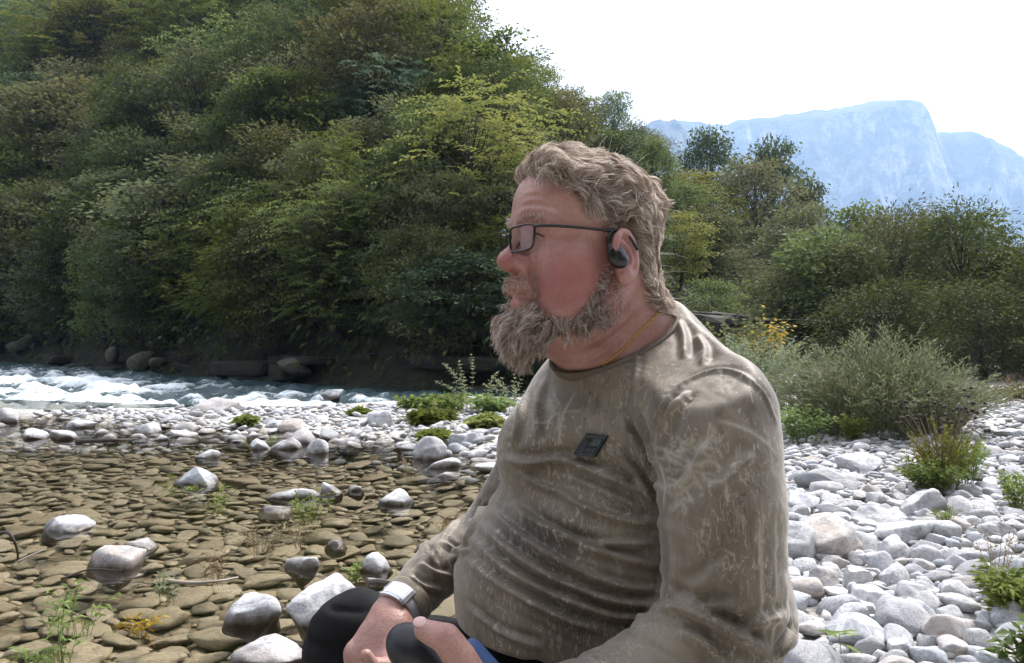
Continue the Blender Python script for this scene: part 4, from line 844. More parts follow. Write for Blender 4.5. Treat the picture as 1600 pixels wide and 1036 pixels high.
# thin seedlings growing in the pool
for k, (px, py, h, w, ns, lm, lb) in enumerate([(100, 1036, 150, 110, 9, 'grass', 'tall thin seedling in the pool at the lower left'), (128, 985, 90, 120, 6, 'grass', 'leafy seedling left of the large white boulder'), (262, 935, 60, 60, 5, 'grey', 'small pale seedling below the large white boulder'),
        (485, 812, 56, 70, 16, 'grass', 'bushy green weed beside the flat blue grey stone'), (335, 800, 60, 80, 8, 'grass', 'thin weeds left of the bushy one in the pool'), (410, 860, 60, 110, 14, 'dry', 'pale dry weeds in the middle of the pool'), (470, 850, 50, 70, 12, 'dry', 'dry brownish weeds behind the round grey stone'),
        (640, 745, 46, 50, 7, 'dry', 'reddish thin weeds near the far sleeve'), (340, 905, 60, 70, 8, 'dry', 'dry weeds beside the pale stick'), (275, 775, 40, 60, 5, 'grass', 'weeds beside the smooth white stone'), (555, 905, 40, 34, 6, 'grass', 'green weed behind the biggest boulder'), (690, 830, 36, 60, 6, 'dry', 'thin weeds before the far sleeve'), (60, 1040, 50, 70, 6, 'grass', 'low weeds at the bottom left corner'), (215, 990, 40, 60, 6, 'gold', 'yellowing leaves in the pool below the seedling'), (420, 700, 26, 30, 5, 'grass', 'thin green stems at the far pool edge')]):
    stalk_plant('seedling', px, py, h, w, ns, (0.055, 0.011) if lm != 'dry' else (0.035, 0.006), 9 if lm != 'dry' else 12, lm, lb, 'plant', level=-0.05, up=0.7, droop=0.4, seed=60 + k, stem=dry_stem if lm == 'dry' else stem_m)
# driftwood
def twig(pts, rad, m, label):
    c = catmull([G(x, y, z) for x, y, z in pts], 14); root = obj('twig', None) if False else None
    V, F = tube(c, np.linspace(1, 0.35, 14) * rad, 6); o = obj('twig', mesh_from('twig', V, F), m); tag(o, label, 'twig', 'driftwood in the pool')
twig([(-10, 838, .06), (12, 832, .09), (24, 850, .05), (28, 872, -.02), (20, 880, -.03)], 0.008, dark_twig, 'dark bent twig at the left edge of the pool'); twig([(28, 878, .0), (52, 866, .02), (72, 858, .03)], 0.005, pale_twig, 'short pale twig leaning on the dark bent one')
twig([(262, 908, .0), (300, 911, .01), (340, 908, .02), (372, 902, .01)], 0.008, pale_twig, 'pale bare stick lying in the pool beside the white boulder'); twig([(95, 905, .02), (140, 890, .04), (190, 892, .05)], 0.004, dark_twig, 'thin dark stick in front of the large white boulder'); twig([(120, 690, .03), (180, 688, .06), (215, 686, .03)], 0.02, dark_twig, 'dark driftwood branch between stones at the far pool edge')
# layered rock ledges along the foot of the wooded slope
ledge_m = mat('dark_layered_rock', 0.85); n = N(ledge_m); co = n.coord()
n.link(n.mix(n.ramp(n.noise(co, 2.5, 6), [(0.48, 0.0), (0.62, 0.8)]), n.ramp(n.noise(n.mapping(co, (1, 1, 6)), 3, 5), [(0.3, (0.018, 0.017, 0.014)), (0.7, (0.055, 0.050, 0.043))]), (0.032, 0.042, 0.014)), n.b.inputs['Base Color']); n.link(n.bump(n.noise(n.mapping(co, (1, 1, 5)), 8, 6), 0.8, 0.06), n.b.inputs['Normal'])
def slab_mesh(seed):
    r = np.random.default_rng(seed); V, F = ICO[3]; p = np.sign(V) * np.abs(V) ** 0.35; p = p * (1 + 0.10 * fbm(p * 2 + seed, seed, 4)[:, None]); p[:, 2] *= 1 + 0.15 * fbm(p * 3, seed + 4, 2); me = mesh_from('slab', p * 0.5, F, smooth=False); me.materials.append(ledge_m); return me
slabs = [slab_mesh(800 + k) for k in range(8)]
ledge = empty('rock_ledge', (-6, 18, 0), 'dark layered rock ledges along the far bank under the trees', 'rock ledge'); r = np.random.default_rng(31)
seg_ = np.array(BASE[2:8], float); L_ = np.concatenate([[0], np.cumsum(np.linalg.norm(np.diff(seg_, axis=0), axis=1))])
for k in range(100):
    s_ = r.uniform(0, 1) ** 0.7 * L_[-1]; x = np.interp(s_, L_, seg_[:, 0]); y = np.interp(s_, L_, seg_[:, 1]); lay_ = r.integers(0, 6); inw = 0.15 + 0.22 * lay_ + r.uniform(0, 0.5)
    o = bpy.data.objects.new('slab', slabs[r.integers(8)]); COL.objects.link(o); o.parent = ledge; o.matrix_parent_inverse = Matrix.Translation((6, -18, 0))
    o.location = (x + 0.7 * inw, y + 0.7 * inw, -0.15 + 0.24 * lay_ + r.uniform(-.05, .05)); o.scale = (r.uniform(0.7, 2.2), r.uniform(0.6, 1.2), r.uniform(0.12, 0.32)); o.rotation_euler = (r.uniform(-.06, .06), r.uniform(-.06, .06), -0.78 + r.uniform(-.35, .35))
grey_rock = stone_material('mossy_bank_rock', [(0.10, 0.10, 0.075), (0.17, 0.165, 0.14), (0.075, 0.085, 0.04), (0.2, 0.19, 0.17)], 0.85, 0.1)
for k, (px, py, w, h, lb) in enumerate([(38, 556, 34, 28, 'grey boulder at the far bank at the left end of the rapids'), (55, 552, 30, 20, 'pale boulder beside the grey one at the far left bank'), (95, 520, 44, 20, 'flat grey slab resting on the far bank at left'), (235, 580, 50, 34, 'mossy green boulder at the far water edge'), (262, 584, 34, 24, 'brown boulder beside the mossy one'), (190, 572, 30, 18, 'small pale rock on the far water line'), (470, 596, 60, 30, 'mossy ledge stone at the far water edge in the middle')]):
    p = hill_hit(px, py - 8) if True else None
    if p is None: continue
    s = p[1] / FPX; me = mesh_from('bank_rock', *stone_shape(700 + k, 3, 0.8)); me.materials.append(grey_rock); o = obj('bank_rock', me); o.location = (p[0], p[1] - 0.5, p[2] + 0.1); o.scale = (w * s, w * s * 0.8, h * s * 1.4); o.rotation_euler = (0.1, 0.1, k); tag(o, lb, 'boulder', 'boulders of the far bank')
print('plants', time.time() - T0)
# ================================================================== THE PERSON
YAW = math.radians(22)
HC = P(929, 397, 1.22)
hf = np.array([-math.cos(YAW), -math.sin(YAW), 0.0]); hl = np.array([math.sin(YAW), -math.cos(YAW), 0.0]); hu = np.array([0, 0, 1.0])
HR = np.stack([hf, hl, hu], 1)
def H2W(q): return HC + np.asarray(q, float) @ HR.T
def W2H(p): p = np.asarray(p); p = p if p.dtype == np.float32 else p.astype(float); return (p - HC.astype(p.dtype)) @ HR.astype(p.dtype)
def _abs_y(p): q = p.copy(); q[:, 1] = np.abs(q[:, 1]); return q
def sym(f): return Moved(f, _abs_y)
def rot_xyz(rx=0, ry=0, rz=0): return np.array(Euler((math.radians(rx), math.radians(ry), math.radians(rz))).to_matrix())

def helix_pts():
    out = []
    for a in np.radians([205, 180, 150, 120, 90, 60, 30, 0, -30, -60, -85]):
        out.append((0.021 * math.cos(a), 0.0, 0.030 * math.sin(a) * (1.0 if a > 0 else 1.02)))
    return np.array(out)
EAR_C = np.array([0.001, 0.081, -0.007]); EAR_R = rot_xyz(0, 16, 26)
ear_local = combine([
    ('+', ell((0.0, -0.002, 0.0), (0.021, 0.006, 0.030)), 0),
    ('+', chain(helix_pts() + np.array([0, 0.004, 0]), [0.0045] * 5 + [0.005] * 3 + [0.0045] * 3), 0.004),
    ('+', ell((-0.007, 0.002, -0.029), (0.011, 0.006, 0.010)), 0.008),
    ('+', chain(np.array([(-0.004, 0.003, 0.018), (0.008, 0.004, 0.006), (0.008, 0.004, -0.012), (-0.003, 0.004, -0.02)]), [0.003, 0.004, 0.004, 0.004]), 0.004),
    ('+', ell((-0.016, 0.003, -0.006), (0.005, 0.006, 0.007)), 0.005),
    ('-', ell((-0.002, 0.008, -0.004), (0.009, 0.008, 0.012)), 0.004)])
def ear(side):
    def T(p):
        q = p.copy(); q[:, 1] *= side
        q = (q - EAR_C.astype(q.dtype)) @ EAR_R.astype(q.dtype)
        q[:, 0] *= -1                           # local +x towards the back of the head
        return q
    return Moved(ear_local, T)
HEAD = [
    ('+', ell((0.006, 0, 0.045), (0.092, 0.075, 0.079)), 0),
    ('+', ell((0.053, 0, 0.058), (0.064, 0.062, 0.062)), 0.03),
    ('+', ell((0.040, 0, -0.020), (0.064, 0.064, 0.080)), 0.03),
    ('+', ell((0.045, 0, -0.075), (0.056, 0.052, 0.045)), 0.03),
    ('+', sym(cone((0.008, 0.056, -0.062), (0.080, 0.020, -0.100), 0.020, 0.018)), 0.025),
    ('+', sym(ell((0.066, 0.041, -0.010), (0.030, 0.027, 0.026))), 0.02),
    ('+', sym(ell((0.052, 0.048, -0.042), (0.040, 0.025, 0.036))), 0.025),
    ('+', sym(cone((0.105, 0.008, 0.035), (0.084, 0.046, 0.034), 0.0125, 0.012)), 0.018),
    ('-', sym(ell((0.114, 0.033, 0.014), (0.017, 0.020, 0.014))), 0.014),
    ('+', sym(ell((0.085, 0.033, 0.016), (0.0145, 0.0165, 0.0135))), 0.004),       # lids over the eyeball
    ('-', sym(chain(np.array([(0.1035, 0.022, 0.0155), (0.104, 0.033, 0.017), (0.096, 0.046, 0.014)]), [0.0014, 0.002, 0.001])), 0.002),
    ('+', cone((0.104, 0, 0.026), (0.123, 0, -0.008), 0.0090, 0.0120), 0.012),
    ('+', ell((0.1275, 0, -0.0140), (0.0160, 0.0160, 0.0140)), 0.009),
    ('+', sym(ell((0.1130, 0.0160, -0.0180), (0.0140, 0.0095, 0.0110))), 0.005),
    ('-', sym(chain(np.array([(0.106, 0.026, -0.008), (0.101, 0.0275, -0.018), (0.106, 0.026, -0.027)]), [0.0012, 0.0018, 0.0012])), 0.004),
    ('-', sym(ell((0.121, 0.0080, -0.0285), (0.0065, 0.004, 0.005))), 0.003),
    ('+', ell((0.105, 0, -0.046), (0.022, 0.029, 0.018)), 0.012),
    ('+', ell((0.114, 0, -0.0530), (0.0125, 0.021, 0.0065)), 0.006),
    ('+', ell((0.110, 0, -0.0685), (0.0130, 0.019, 0.0075)), 0.006),
    ('+', ell((0.095, 0, -0.080), (0.020, 0.028, 0.018)), 0.015),
    ('-', chain(np.array([(0.101, -0.028, -0.063), (0.122, -0.012, -0.060), (0.125, 0, -0.0595), (0.122, 0.012, -0.060), (0.101, 0.028, -0.063)]), [0.001, 0.0022, 0.0026, 0.0022, 0.001]), 0.004),
    ('+', ell((0.093, 0, -0.106), (0.024, 0.027, 0.021)), 0.015),
    ('+', ear(1), 0.007), ('+', ear(-1), 0.007),
]
head_local = combine(HEAD)
head_sdf = Moved(head_local, W2H)
# torso frame: leaning forward, chest turned to the left of the picture and a little to the camera
TY = math.radians(32)
tf = np.array([-math.cos(TY), -math.sin(TY), 0.0]); tl = np.array([math.sin(TY), -math.cos(TY), 0.0])
TR = np.stack([tf, tl, hu], 1)
lean = rot_xyz(0, 12, 0)
TRL = TR @ lean
NECK_A, NECK_B = P(948, 440, 1.235), P(995, 590, 1.30)
SH_L, SH_R = P(1118, 655, 1.10), P(885, 660, 1.48)
EL_L, EL_R = P(1132, 985, 1.055), P(768, 838, 1.50)
WR_L, WR_R = P(800, 1140, 0.985), P(612, 962, 1.325)
core = [
    ('+', head_sdf, 0),
    ('+', cone(NECK_A, NECK_B, 0.066, 0.082), 0.035),
    ('+', cone(H2W((0.045, 0, -0.105)), P(965, 575, 1.26), 0.040, 0.060), 0.04),   # heavy throat
    ('+', cone(P(1000, 600, 1.31), P(1000, 980, 1.32), 0.07, 0.05), 0.03),
    ('+', chain(np.array([P(1040, 620, 1.22), SH_L, EL_L, WR_L]), [0.035, 0.03, 0.03, 0.029]), 0.02),
    ('+', chain(np.array([P(930, 620, 1.40), SH_R, EL_R, P(650, 925, 1.37), WR_R]), [0.035, 0.03, 0.03, 0.031, 0.030]), 0.02),
]
# hands: right (far) hand hangs over the knee, left (near) fist closes on the grip
rk = [P(552, 1040, 1.285), P(572, 1052, 1.262), P(594, 1060, 1.245), P(612, 1064, 1.235)]
core += [
    ('+', cone(WR_R, P(600, 992, 1.305), 0.0275, 0.031), 0.012),
    ('+', chain(np.array([P(604, 985, 1.31), P(562, 1022, 1.293)]), [0.028, 0.024]), 0.02),
    ('+', chain(np.array([P(615, 985, 1.30), P(598, 1040, 1.262)]), [0.026, 0.024]), 0.02),
]
for i, k in enumerate(rk):
    L = [0.044, 0.048, 0.045, 0.036][i]
    d1 = np.array([-0.25, -0.35, -0.9]); d2 = np.array([0.35, -0.45, -0.8])
    core.append(('+', chain(np.array([k, k + d1 * L, k + d1 * L + d2 * L * 0.7, k + d1 * L + d2 * L * 0.7 + np.array([0.7, -.1, -.5]) * L * 0.5]), [0.0125, 0.0105, 0.0095, 0.008]), 0.006))
core.append(('+', chain(np.array([P(618, 1000, 1.285), P(606, 1044, 1.235), P(580, 1040, 1.215), P(572, 1024, 1.212)]), [0.017, 0.014, 0.0115, 0.0088]), 0.008))
GA, GB = P(632, 1004, 0.985), P(745, 1105, 0.955)      # the grip's axis
core += [
    ('+', cone(WR_L, P(752, 1100, 0.975), 0.028, 0.030), 0.015),
    ('+', chain(np.array([P(765, 1095, 0.985), P(722, 1075, 0.985)]), [0.030, 0.027]), 0.02),
    ('+', chain(np.array([P(742, 1072, 0.95), P(720, 1030, 0.936), P(697, 998, 0.935), P(664, 985, 0.948)]), [0.020, 0.0175, 0.0160, 0.0118]), 0.010),
]
for i in range(4):
    b = P(716, 1050, 1.0) + (GB - GA) * (0.10 + 0.22 * i)
    core.append(('+', chain(np.array([b, b + np.array([-0.03, 0.004, -0.008]), b + np.array([-0.045, -0.02, -0.025]), b + np.array([-0.03, -0.04, -0.035])]), [0.012, 0.0115, 0.0105, 0.0085]), 0.005))
body_sdf = combine(core)
BODY_H = 0.0024 if not globals().get('QUICK') else 0.0035
BV, BQ = mesh_sdf(body_sdf, (-0.30, 0.85, 0.20), (0.50, 1.65, 1.12), BODY_H, 'body')
BV = smooth_mesh(BV, BQ, 1, 0.4)
print('body', len(BV), time.time() - T0)

# ---------------- shirt
cF, cN, cS = P(876, 577, 1.215), P(1040, 474, 1.29), P(957, 565, 1.19)
cn = np.cross(cN - cF, cS - cF); cn /= np.linalg.norm(cn); cn = cn if cn[2] > 0 else -cn
neck_cover = combine([('+', cone(NECK_A, NECK_B, 0.072, 0.088), 0), ('+', cone(H2W((0.045, 0, -0.105)), P(965, 575, 1.26), 0.046, 0.066), 0.04)])
def below_collar(off=0.0): return lambda p: (p - cF) @ cn + off
shirt = [
    ('+', ell(P(985, 710, 1.31), (0.158, 0.200, 0.185), TRL), 0),
    ('+', ell(P(1052, 730, 1.31), (0.120, 0.160, 0.170), TRL), 0.05),
    ('+', ell(P(932, 880, 1.30), (0.212, 0.205, 0.150), TR @ rot_xyz(0, 10, 0)), 0.07),
    ('+', ell(P(915, 985, 1.29), (0.178, 0.185, 0.110), TR), 0.04),
    ('+', ell(P(1062, 950, 1.32), (0.150, 0.180, 0.190), TR), 0.06),
    ('+', ell(P(850, 700, 1.27), (0.060, 0.075, 0.060), TRL), 0.05),     # the chest's own weight
    ('+', chain(np.array([P(1000, 555, 1.29), SH_L + np.array([-0.005, 0.03, 0.015])]), [0.085, 0.074]), 0.05),
    ('+', chain(np.array([P(985, 575, 1.32), SH_R]), [0.085, 0.066]), 0.05),
    ('+', chain(np.array([P(1020, 545, 1.31), P(1095, 650, 1.31)]), [0.060, 0.095]), 0.05),
    ('+', neck_cover, 0.03),
]
sleeve_L = combine([('+', chain(np.array([SH_L, P(1128, 800, 1.06), EL_L]), [0.078, 0.076, 0.072]), 0), ('+', chain(np.array([EL_L + np.array([0.0, 0.0, 0.005]), P(985, 1082, 1.02), WR_L]), [0.068, 0.058, 0.043]), 0.02)])
sleeve_R = combine([('+', chain(np.array([SH_R, EL_R]), [0.068, 0.056]), 0), ('+', chain(np.array([EL_R, P(690, 885, 1.42), P(634, 942, 1.352)]), [0.055, 0.047, 0.036]), 0.02)])
shirt += [('+', sleeve_L, 0.022), ('+', sleeve_R, 0.02)]
shirt_base = combine(shirt)
def shirt_cut(p, d, aL, aR):                    # cut at the collar and at the hem above the lap
    d = smax(d, below_collar()(p), 0.006)
    arm = np.minimum(aL, aR) - 0.004
    return smax(d, np.minimum((0.432 - 0.06 * np.clip(p[:, 0] - 0.1, 0, 1)) - p[:, 2], arm), 0.008)
shirt_sdf = Shaped(shirt_cut, [shirt_base, sleeve_L, sleeve_R])
SHIRT_H = 0.003 if not globals().get('QUICK') else 0.005
SV, SQ = mesh_sdf(shirt_sdf, (-0.22, 0.88, 0.28), (0.56, 1.70, 0.98), SHIRT_H, 'shirt')
SV = smooth_mesh(SV, SQ, 2, 0.5)
print('shirt', len(SV), time.time() - T0)
# ---------------- folds: polylines laid on the cloth, pushed in or out along its normal
shirt_bvh = BVHTree.FromPolygons([tuple(v) for v in SV], [tuple(int(i) for i in f) for f in SQ])
def cast(px, py, bvh):
    d = P(px, py, 1.0) - np.array([0, 0, CAMZ]); d /= np.linalg.norm(d)
    h = bvh.ray_cast(Vector((0, 0, CAMZ)), Vector(d))
    return None if h[0] is None else np.array(h[0])
def lay(pts, bvh, n=24):
    c = catmull(np.array(pts, float), n); out = [cast(x, y, bvh) for x, y in c]
    return np.array([o for o in out if o is not None])
SN = vnormals(SV, SQ)
Sdisp = np.zeros(len(SV)); Sprint = np.zeros(len(SV)); Sdark = np.zeros(len(SV))
def crease(pts, w, depth, rid=0.6, kind='fold'):
    line = lay(pts, shirt_bvh)
    if len(line) < 3: return
    m = np.all((SV > line.min(0) - 4 * w) & (SV < line.max(0) + 4 * w), axis=1); idx = np.nonzero(m)[0]
    d, t = seg_dist(SV[idx], line)
    fade = np.clip(np.minimum(t, 1 - t) * 6, 0, 1) ** 0.8
    if kind == 'fold':      # a groove with a soft roll beside it (on the upper side)
        seg = np.clip((t * (len(line) - 1)).round().astype(int), 0, len(line) - 1)
        up = np.sign((SV[idx] - line[seg])[:, 2])
        Sdisp[idx] += fade * (-depth * np.exp(-(d / w) ** 2) + rid * depth * np.exp(-((d - 1.9 * w) / (1.2 * w)) ** 2) * np.where(up > 0, 1.25, 0.5))
    elif kind == 'print': Sprint[idx] = np.maximum(Sprint[idx], fade * np.exp(-(d / w) ** 2) * depth)
    elif kind == 'dark': Sdark[idx] = np.maximum(Sdark[idx], fade * np.exp(-(d / w) ** 2) * depth)
FOLDS = [
    ([(773, 712), (819, 724), (876, 718), (911, 730), (968, 752), (1028, 785)], .0065, .0075),
    ([(796, 785), (842, 820), (899, 850), (968, 872), (1036, 888)], .0065, .008),
    ([(767, 797), (830, 850), (899, 890), (968, 915), (1030, 925)], .0055, .0065),
    ([(745, 815), (810, 872), (880, 912), (960, 940), (1030, 948)], .006, .0075),
    ([(732, 838), (796, 893), (876, 934), (960, 962), (1010, 965)], .006, .0065),
    ([(722, 872), (800, 925), (880, 966), (940, 985)], .006, .005),
    ([(842, 812), (900, 842), (960, 850), (1030, 848)], .005, .005),
    ([(870, 770), (930, 800), (985, 815), (1030, 820)], .006, .006),
    ([(968, 655), (1003, 712), (1028, 765)], .006, .007),
    ([(945, 699), (988, 735), (1026, 790)], .006, .007),
    ([(985, 640), (1008, 690), (1026, 730)], .005, .006),
    ([(890, 745), (950, 772), (1000, 790)], .0055, .004),
    ([(1027, 950), (1062, 951), (1108, 968), (1153, 993), (1205, 1018)], .007, .010),
    ([(1042, 931), (1074, 939), (1108, 948), (1155, 943)], .006, .007),
    ([(1074, 928), (1113, 899), (1140, 872)], .008, .006),
    ([(1050, 776), (1083, 731), (1110, 688)], .007, .005),
    ([(1118, 770), (1150, 736), (1178, 708)], .009, .0045),
    ([(1040, 690), (1052, 645), (1075, 610)], .006, .006),
    ([(1028, 720), (1038, 670), (1060, 620)], .005, .005),
    ([(1150, 1000), (1185, 975), (1228, 960)], .007, .006),
    ([(1215, 1030), (1232, 1000), (1240, 980)], .006, .006),
    ([(820, 610), (808, 660), (800, 700)], .007, .005),
    ([(850, 590), (838, 640), (842, 690)], .008, .004),
    ([(1060, 500), (1070, 530), (1068, 560)], .006, .005),
    ([(1085, 520), (1100, 545), (1095, 570)], .006, .004),
    ([(800, 730), (850, 760), (905, 775)], .006, .0045),
    ([(1060, 985), (1100, 1005), (1130, 1034)], .006, .006),
    ([(725, 800), (690, 840), (668, 885)], .006, .004),
    ([(760, 780), (735, 830), (705, 880)], .006, .005),
    ([(655, 880), (680, 895), (705, 900)], .005, .005),
    ([(640, 900), (662, 915), (690, 922)], .005, .005),
    ([(690, 845), (715, 860), (735, 860)], .005, .004),
    ([(728, 945), (780, 985), (850, 1012)], .005, .005),
]
for pts, w, dp in FOLDS: crease(pts, w * 0.85, dp * 1.3)
SEAMS = [[(998, 532), (990, 600), (985, 650), (1012, 690)], [(1016, 700), (1030, 645), (1065, 600), (1130, 577), (1185, 605), (1216, 665)]]
for sm_ in SEAMS: crease(sm_, .0035, .0035, 0.4); crease(sm_, .0025, .55, kind='dark')
STEMS = [[(1024, 699), (1045, 706), (1082, 732), (1060, 770)], [(1052, 706), (1090, 697)], [(1116, 655), (1160, 668), (1195, 690), (1214, 712)],
         [(1028, 716), (1040, 760), (1036, 800)], [(1188, 790), (1190, 880), (1192, 940), (1203, 1015)], [(1213, 780), (1214, 880), (1212, 960), (1206, 1020)],
         [(1082, 732), (1110, 720), (1130, 735)], [(1040, 745), (1065, 760), (1085, 790)], [(830, 560), (815, 610), (800, 660)], [(900, 610), (880, 650), (872, 700)]]
for st in STEMS: crease(st, .0022, .9, kind='print')
for k in range(70):                                       # sprays of pale dry grass printed on the sleeve and the chest
    bx, by, sp = [(1078, 735, 70), (1100, 690, 55), (870, 640, 60), (1060, 770, 50), (1130, 600, 30)][k % 5]
    a = random.uniform(0, 6.28); L = random.uniform(0.4, 1) * sp
    x1, y1 = bx + math.cos(a) * L, by + math.sin(a) * L * 0.8
    crease([(bx + random.uniform(-12, 12), by + random.uniform(-12, 12)), ((bx + x1) / 2 + random.uniform(-9, 9), (by + y1) / 2 + random.uniform(-9, 9)), (x1, y1)], .0017, random.uniform(.4, .8), kind='print')
# small rumples everywhere
q = W2H(SV)
Sdisp += 0.0022 * fbm(SV * np.array([9, 9, 22.]), 3, 3) + 0.0009 * fbm(SV * np.array([30, 30, 60.]), 5, 3)
al = SV @ np.array([0.88, 0.2, -0.43]); ac = SV @ np.array([0.43, 0.1, 0.89]); bel = np.clip((0.74 - SV[:, 2]) / 0.08, 0, 1) * np.clip((0.22 - SV[:, 0]) / 0.06, 0, 1) * np.clip((SV[:, 0] + 0.06) / 0.05, 0, 1)
rg = (1 - 2.0 * np.abs(fbm(np.stack([al * 5.5, ac * 30], 1), 91, 3))).clip(0, 1) ** 2; Sdisp += 0.0042 * bel * (rg - 0.35)
arm_ = np.clip((SV[:, 0] - 0.20) / 0.05, 0, 1); rg2 = (1 - 2.0 * np.abs(fbm(np.stack([(SV[:, 0] + 0.8 * SV[:, 2]) * 24, (SV[:, 2] - 0.8 * SV[:, 0]) * 6, SV[:, 1] * 8], 1), 93, 3))).clip(0, 1) ** 2; Sdisp += 0.0026 * arm_ * np.clip((0.66 - SV[:, 2]) / 0.15, 0.25, 1) * (rg2 - 0.35)
cuf = np.clip((-0.05 - SV[:, 0]) / 0.03, 0, 1); rg3 = (1 - 2.0 * np.abs(fbm(np.stack([(SV[:, 0] - 0.6 * SV[:, 2]) * 9, (SV[:, 2] + 0.9 * SV[:, 0]) * 42, SV[:, 1] * 6], 1), 95, 3))).clip(0, 1) ** 2; Sdisp += 0.003 * cuf * (rg3 - 0.35)
SV2 = SV + SN * Sdisp[:, None]
SV2 = smooth_mesh(SV2, SQ, 1, 0.35)
print('folds', time.time() - T0)

# ---------------- materials of the person
skin = mat('skin', 0.42, (0.45, 0.25, 0.2)); n = N(skin)
co = n.coord()
blot = n.noise(co, 28, 4); fine = n.noise(co, 240, 3)
basec = n.mix(n.ramp(blot, [(0.35, 0.0), (0.65, 1.0)]), (0.45, 0.275, 0.23), (0.36, 0.195, 0.16))
redc = n.mix(n.ramp(blot, [(0.35, 0.0), (0.65, 1.0)]), (0.35, 0.125, 0.12), (0.26, 0.08, 0.078))
c1 = n.mix(n.attr('red'), basec, redc)
c1 = n.mix(n.ramp(n.noise(co, 190, 5, 0.7), [(0.45, 0.0), (0.7, 0.45)]), c1, (0.28, 0.10, 0.09))
c1 = n.mix(n.ramp(n.voronoi(co, 130), [(0.0, 0.5), (0.16, 0.0)]), c1, (0.24, 0.10, 0.075))
c2 = n.mix(n.attr('lip'), c1, (0.36, 0.13, 0.13))
c3 = n.mix(n.attr('roots'), c2, (0.10, 0.070, 0.052))
n.link(c3, n.b.inputs['Base Color'])
n.b.inputs['Subsurface Weight'].default_value = 0.12; n.b.inputs['Subsurface Radius'].default_value = (1.0, 0.35, 0.2); n.b.inputs['Subsurface Scale'].default_value = 0.008
n.b.inputs['Specular IOR Level'].default_value = 0.4
n.link(n.bump(n.math('ADD', fine, n.math('MULTIPLY', n.voronoi(co, 420), 0.5)), 0.45, 0.0018, n.bump(n.noise(co, 75, 5, 0.6), 0.24, 0.003)), n.b.inputs['Normal'])

cloth = mat('camouflage_jersey', 0.6, (0.2, 0.17, 0.13)); n = N(cloth)
co = n.coord()
warp = n.new('VectorMath', operation='ADD'); n.link(co, warp.inputs[0])
wn_ = n.new('VectorMath', operation='SCALE'); n.link(n.noise(co, 5, 3, out='Color'), wn_.inputs[0]); wn_.inputs['Scale'].default_value = 0.05; n.link(wn_.outputs[0], warp.inputs[1])
wv = warp.outputs[0]
big = n.noise(n.mapping(wv, (1, 1, 0.45)), 7, 4)
base = n.ramp(big, [(0.30, (0.070, 0.054, 0.037)), (0.46, (0.130, 0.105, 0.074)), (0.58, (0.190, 0.160, 0.118)), (0.72, (0.112, 0.097, 0.065))])
def filaments(scale, stretch, rot, width, seed):     # thin wandering lines: twigs and grass of the print
    f_ = n.noise(n.mapping(co, (1, 1, stretch), rot=rot, loc=(seed, seed * 2, seed * 3)), scale, 3, 0.55, 0.0)
    return n.ramp(n.math('ABSOLUTE', n.math('SUBTRACT', f_, 0.5)), [(0.0, 1.0), (width, 0.0)])
def gate_(scale, lo_, hi_, seed): return n.ramp(n.noise(n.mapping(wv, loc=(seed, 0, seed)), scale, 3), [(lo_, 0.0), (hi_, 1.0)])
dk = n.ramp(n.noise(n.mapping(wv, (1, 1, 0.22), loc=(3, 1, 0)), 34, 6, 0.7), [(0.50, 0.0), (0.64, 1.0)])
base = n.mix(n.math('MULTIPLY', n.math('MULTIPLY', dk, gate_(8, 0.35, 0.6, 4)), 0.75), base, (0.062, 0.046, 0.034))
base = n.mix(n.math('MULTIPLY', n.math('MULTIPLY', filaments(60, 0.30, (0.5, 0.1, 0), 0.018, 1), gate_(10, 0.45, 0.60, 1)), 0.6), base, (0.42, 0.37, 0.29))
base = n.mix(n.math('MULTIPLY', n.math('MULTIPLY', filaments(70, 0.28, (1.1, 0.7, 0), 0.018, 5), gate_(9, 0.44, 0.60, 7)), 0.6), base, (0.40, 0.36, 0.29))
base = n.mix(n.math('MULTIPLY', n.math('MULTIPLY', filaments(55, 0.28, (-0.9, -0.6, 0), 0.018, 9), gate_(8, 0.45, 0.6, 11)), 0.7), base, (0.05, 0.038, 0.028))
st1 = n.ramp(n.noise(n.mapping(wv, (1, 1, 0.34), rot=(0.35, 0.2, 0)), 105, 3, 0.6), [(0.60, 0.0), (0.67, 1.0)])
base = n.mix(n.math('MULTIPLY', n.math('MULTIPLY', st1, gate_(9, 0.44, 0.60, 0)), 0.6), base, (0.46, 0.42, 0.35))
base = n.mix(n.math('MULTIPLY', n.attr('print'), 0.75), base, (0.40, 0.36, 0.29))
base = n.mix(n.attr('dark'), base, (0.06, 0.048, 0.038))
n.link(base, n.b.inputs['Base Color'])
n.b.inputs['Sheen Weight'].default_value = 0.25; n.b.inputs['Sheen Roughness'].default_value = 0.4; n.b.inputs['Specular IOR Level'].default_value = 0.5
n.link(n.bump(n.math('ADD', n.noise(co, 900, 2), n.math('MULTIPLY', n.noise(co, 70, 4), 1.5)), 0.25, 0.001), n.b.inputs['Normal'])
collar_m = mat('collar_jersey', 0.75, (0.10, 0.078, 0.06)); n = N(collar_m)
n.link(n.mix(n.noise(n.coord(), 40, 4), (0.075, 0.058, 0.045), (0.15, 0.12, 0.09)), n.b.inputs['Base Color'])
black_cloth = mat('black_trouser_cloth', 0.9, (0.007, 0.007, 0.008)); n = N(black_cloth)
n.link(n.mix(n.noise(n.coord(), 60, 4), (0.006, 0.006, 0.007), (0.012, 0.012, 0.014)), n.b.inputs['Base Color'])
n.b.inputs['Specular IOR Level'].default_value = 0.2
n.link(n.bump(n.noise(n.coord(), 700, 2), 0.3, 0.001), n.b.inputs['Normal'])

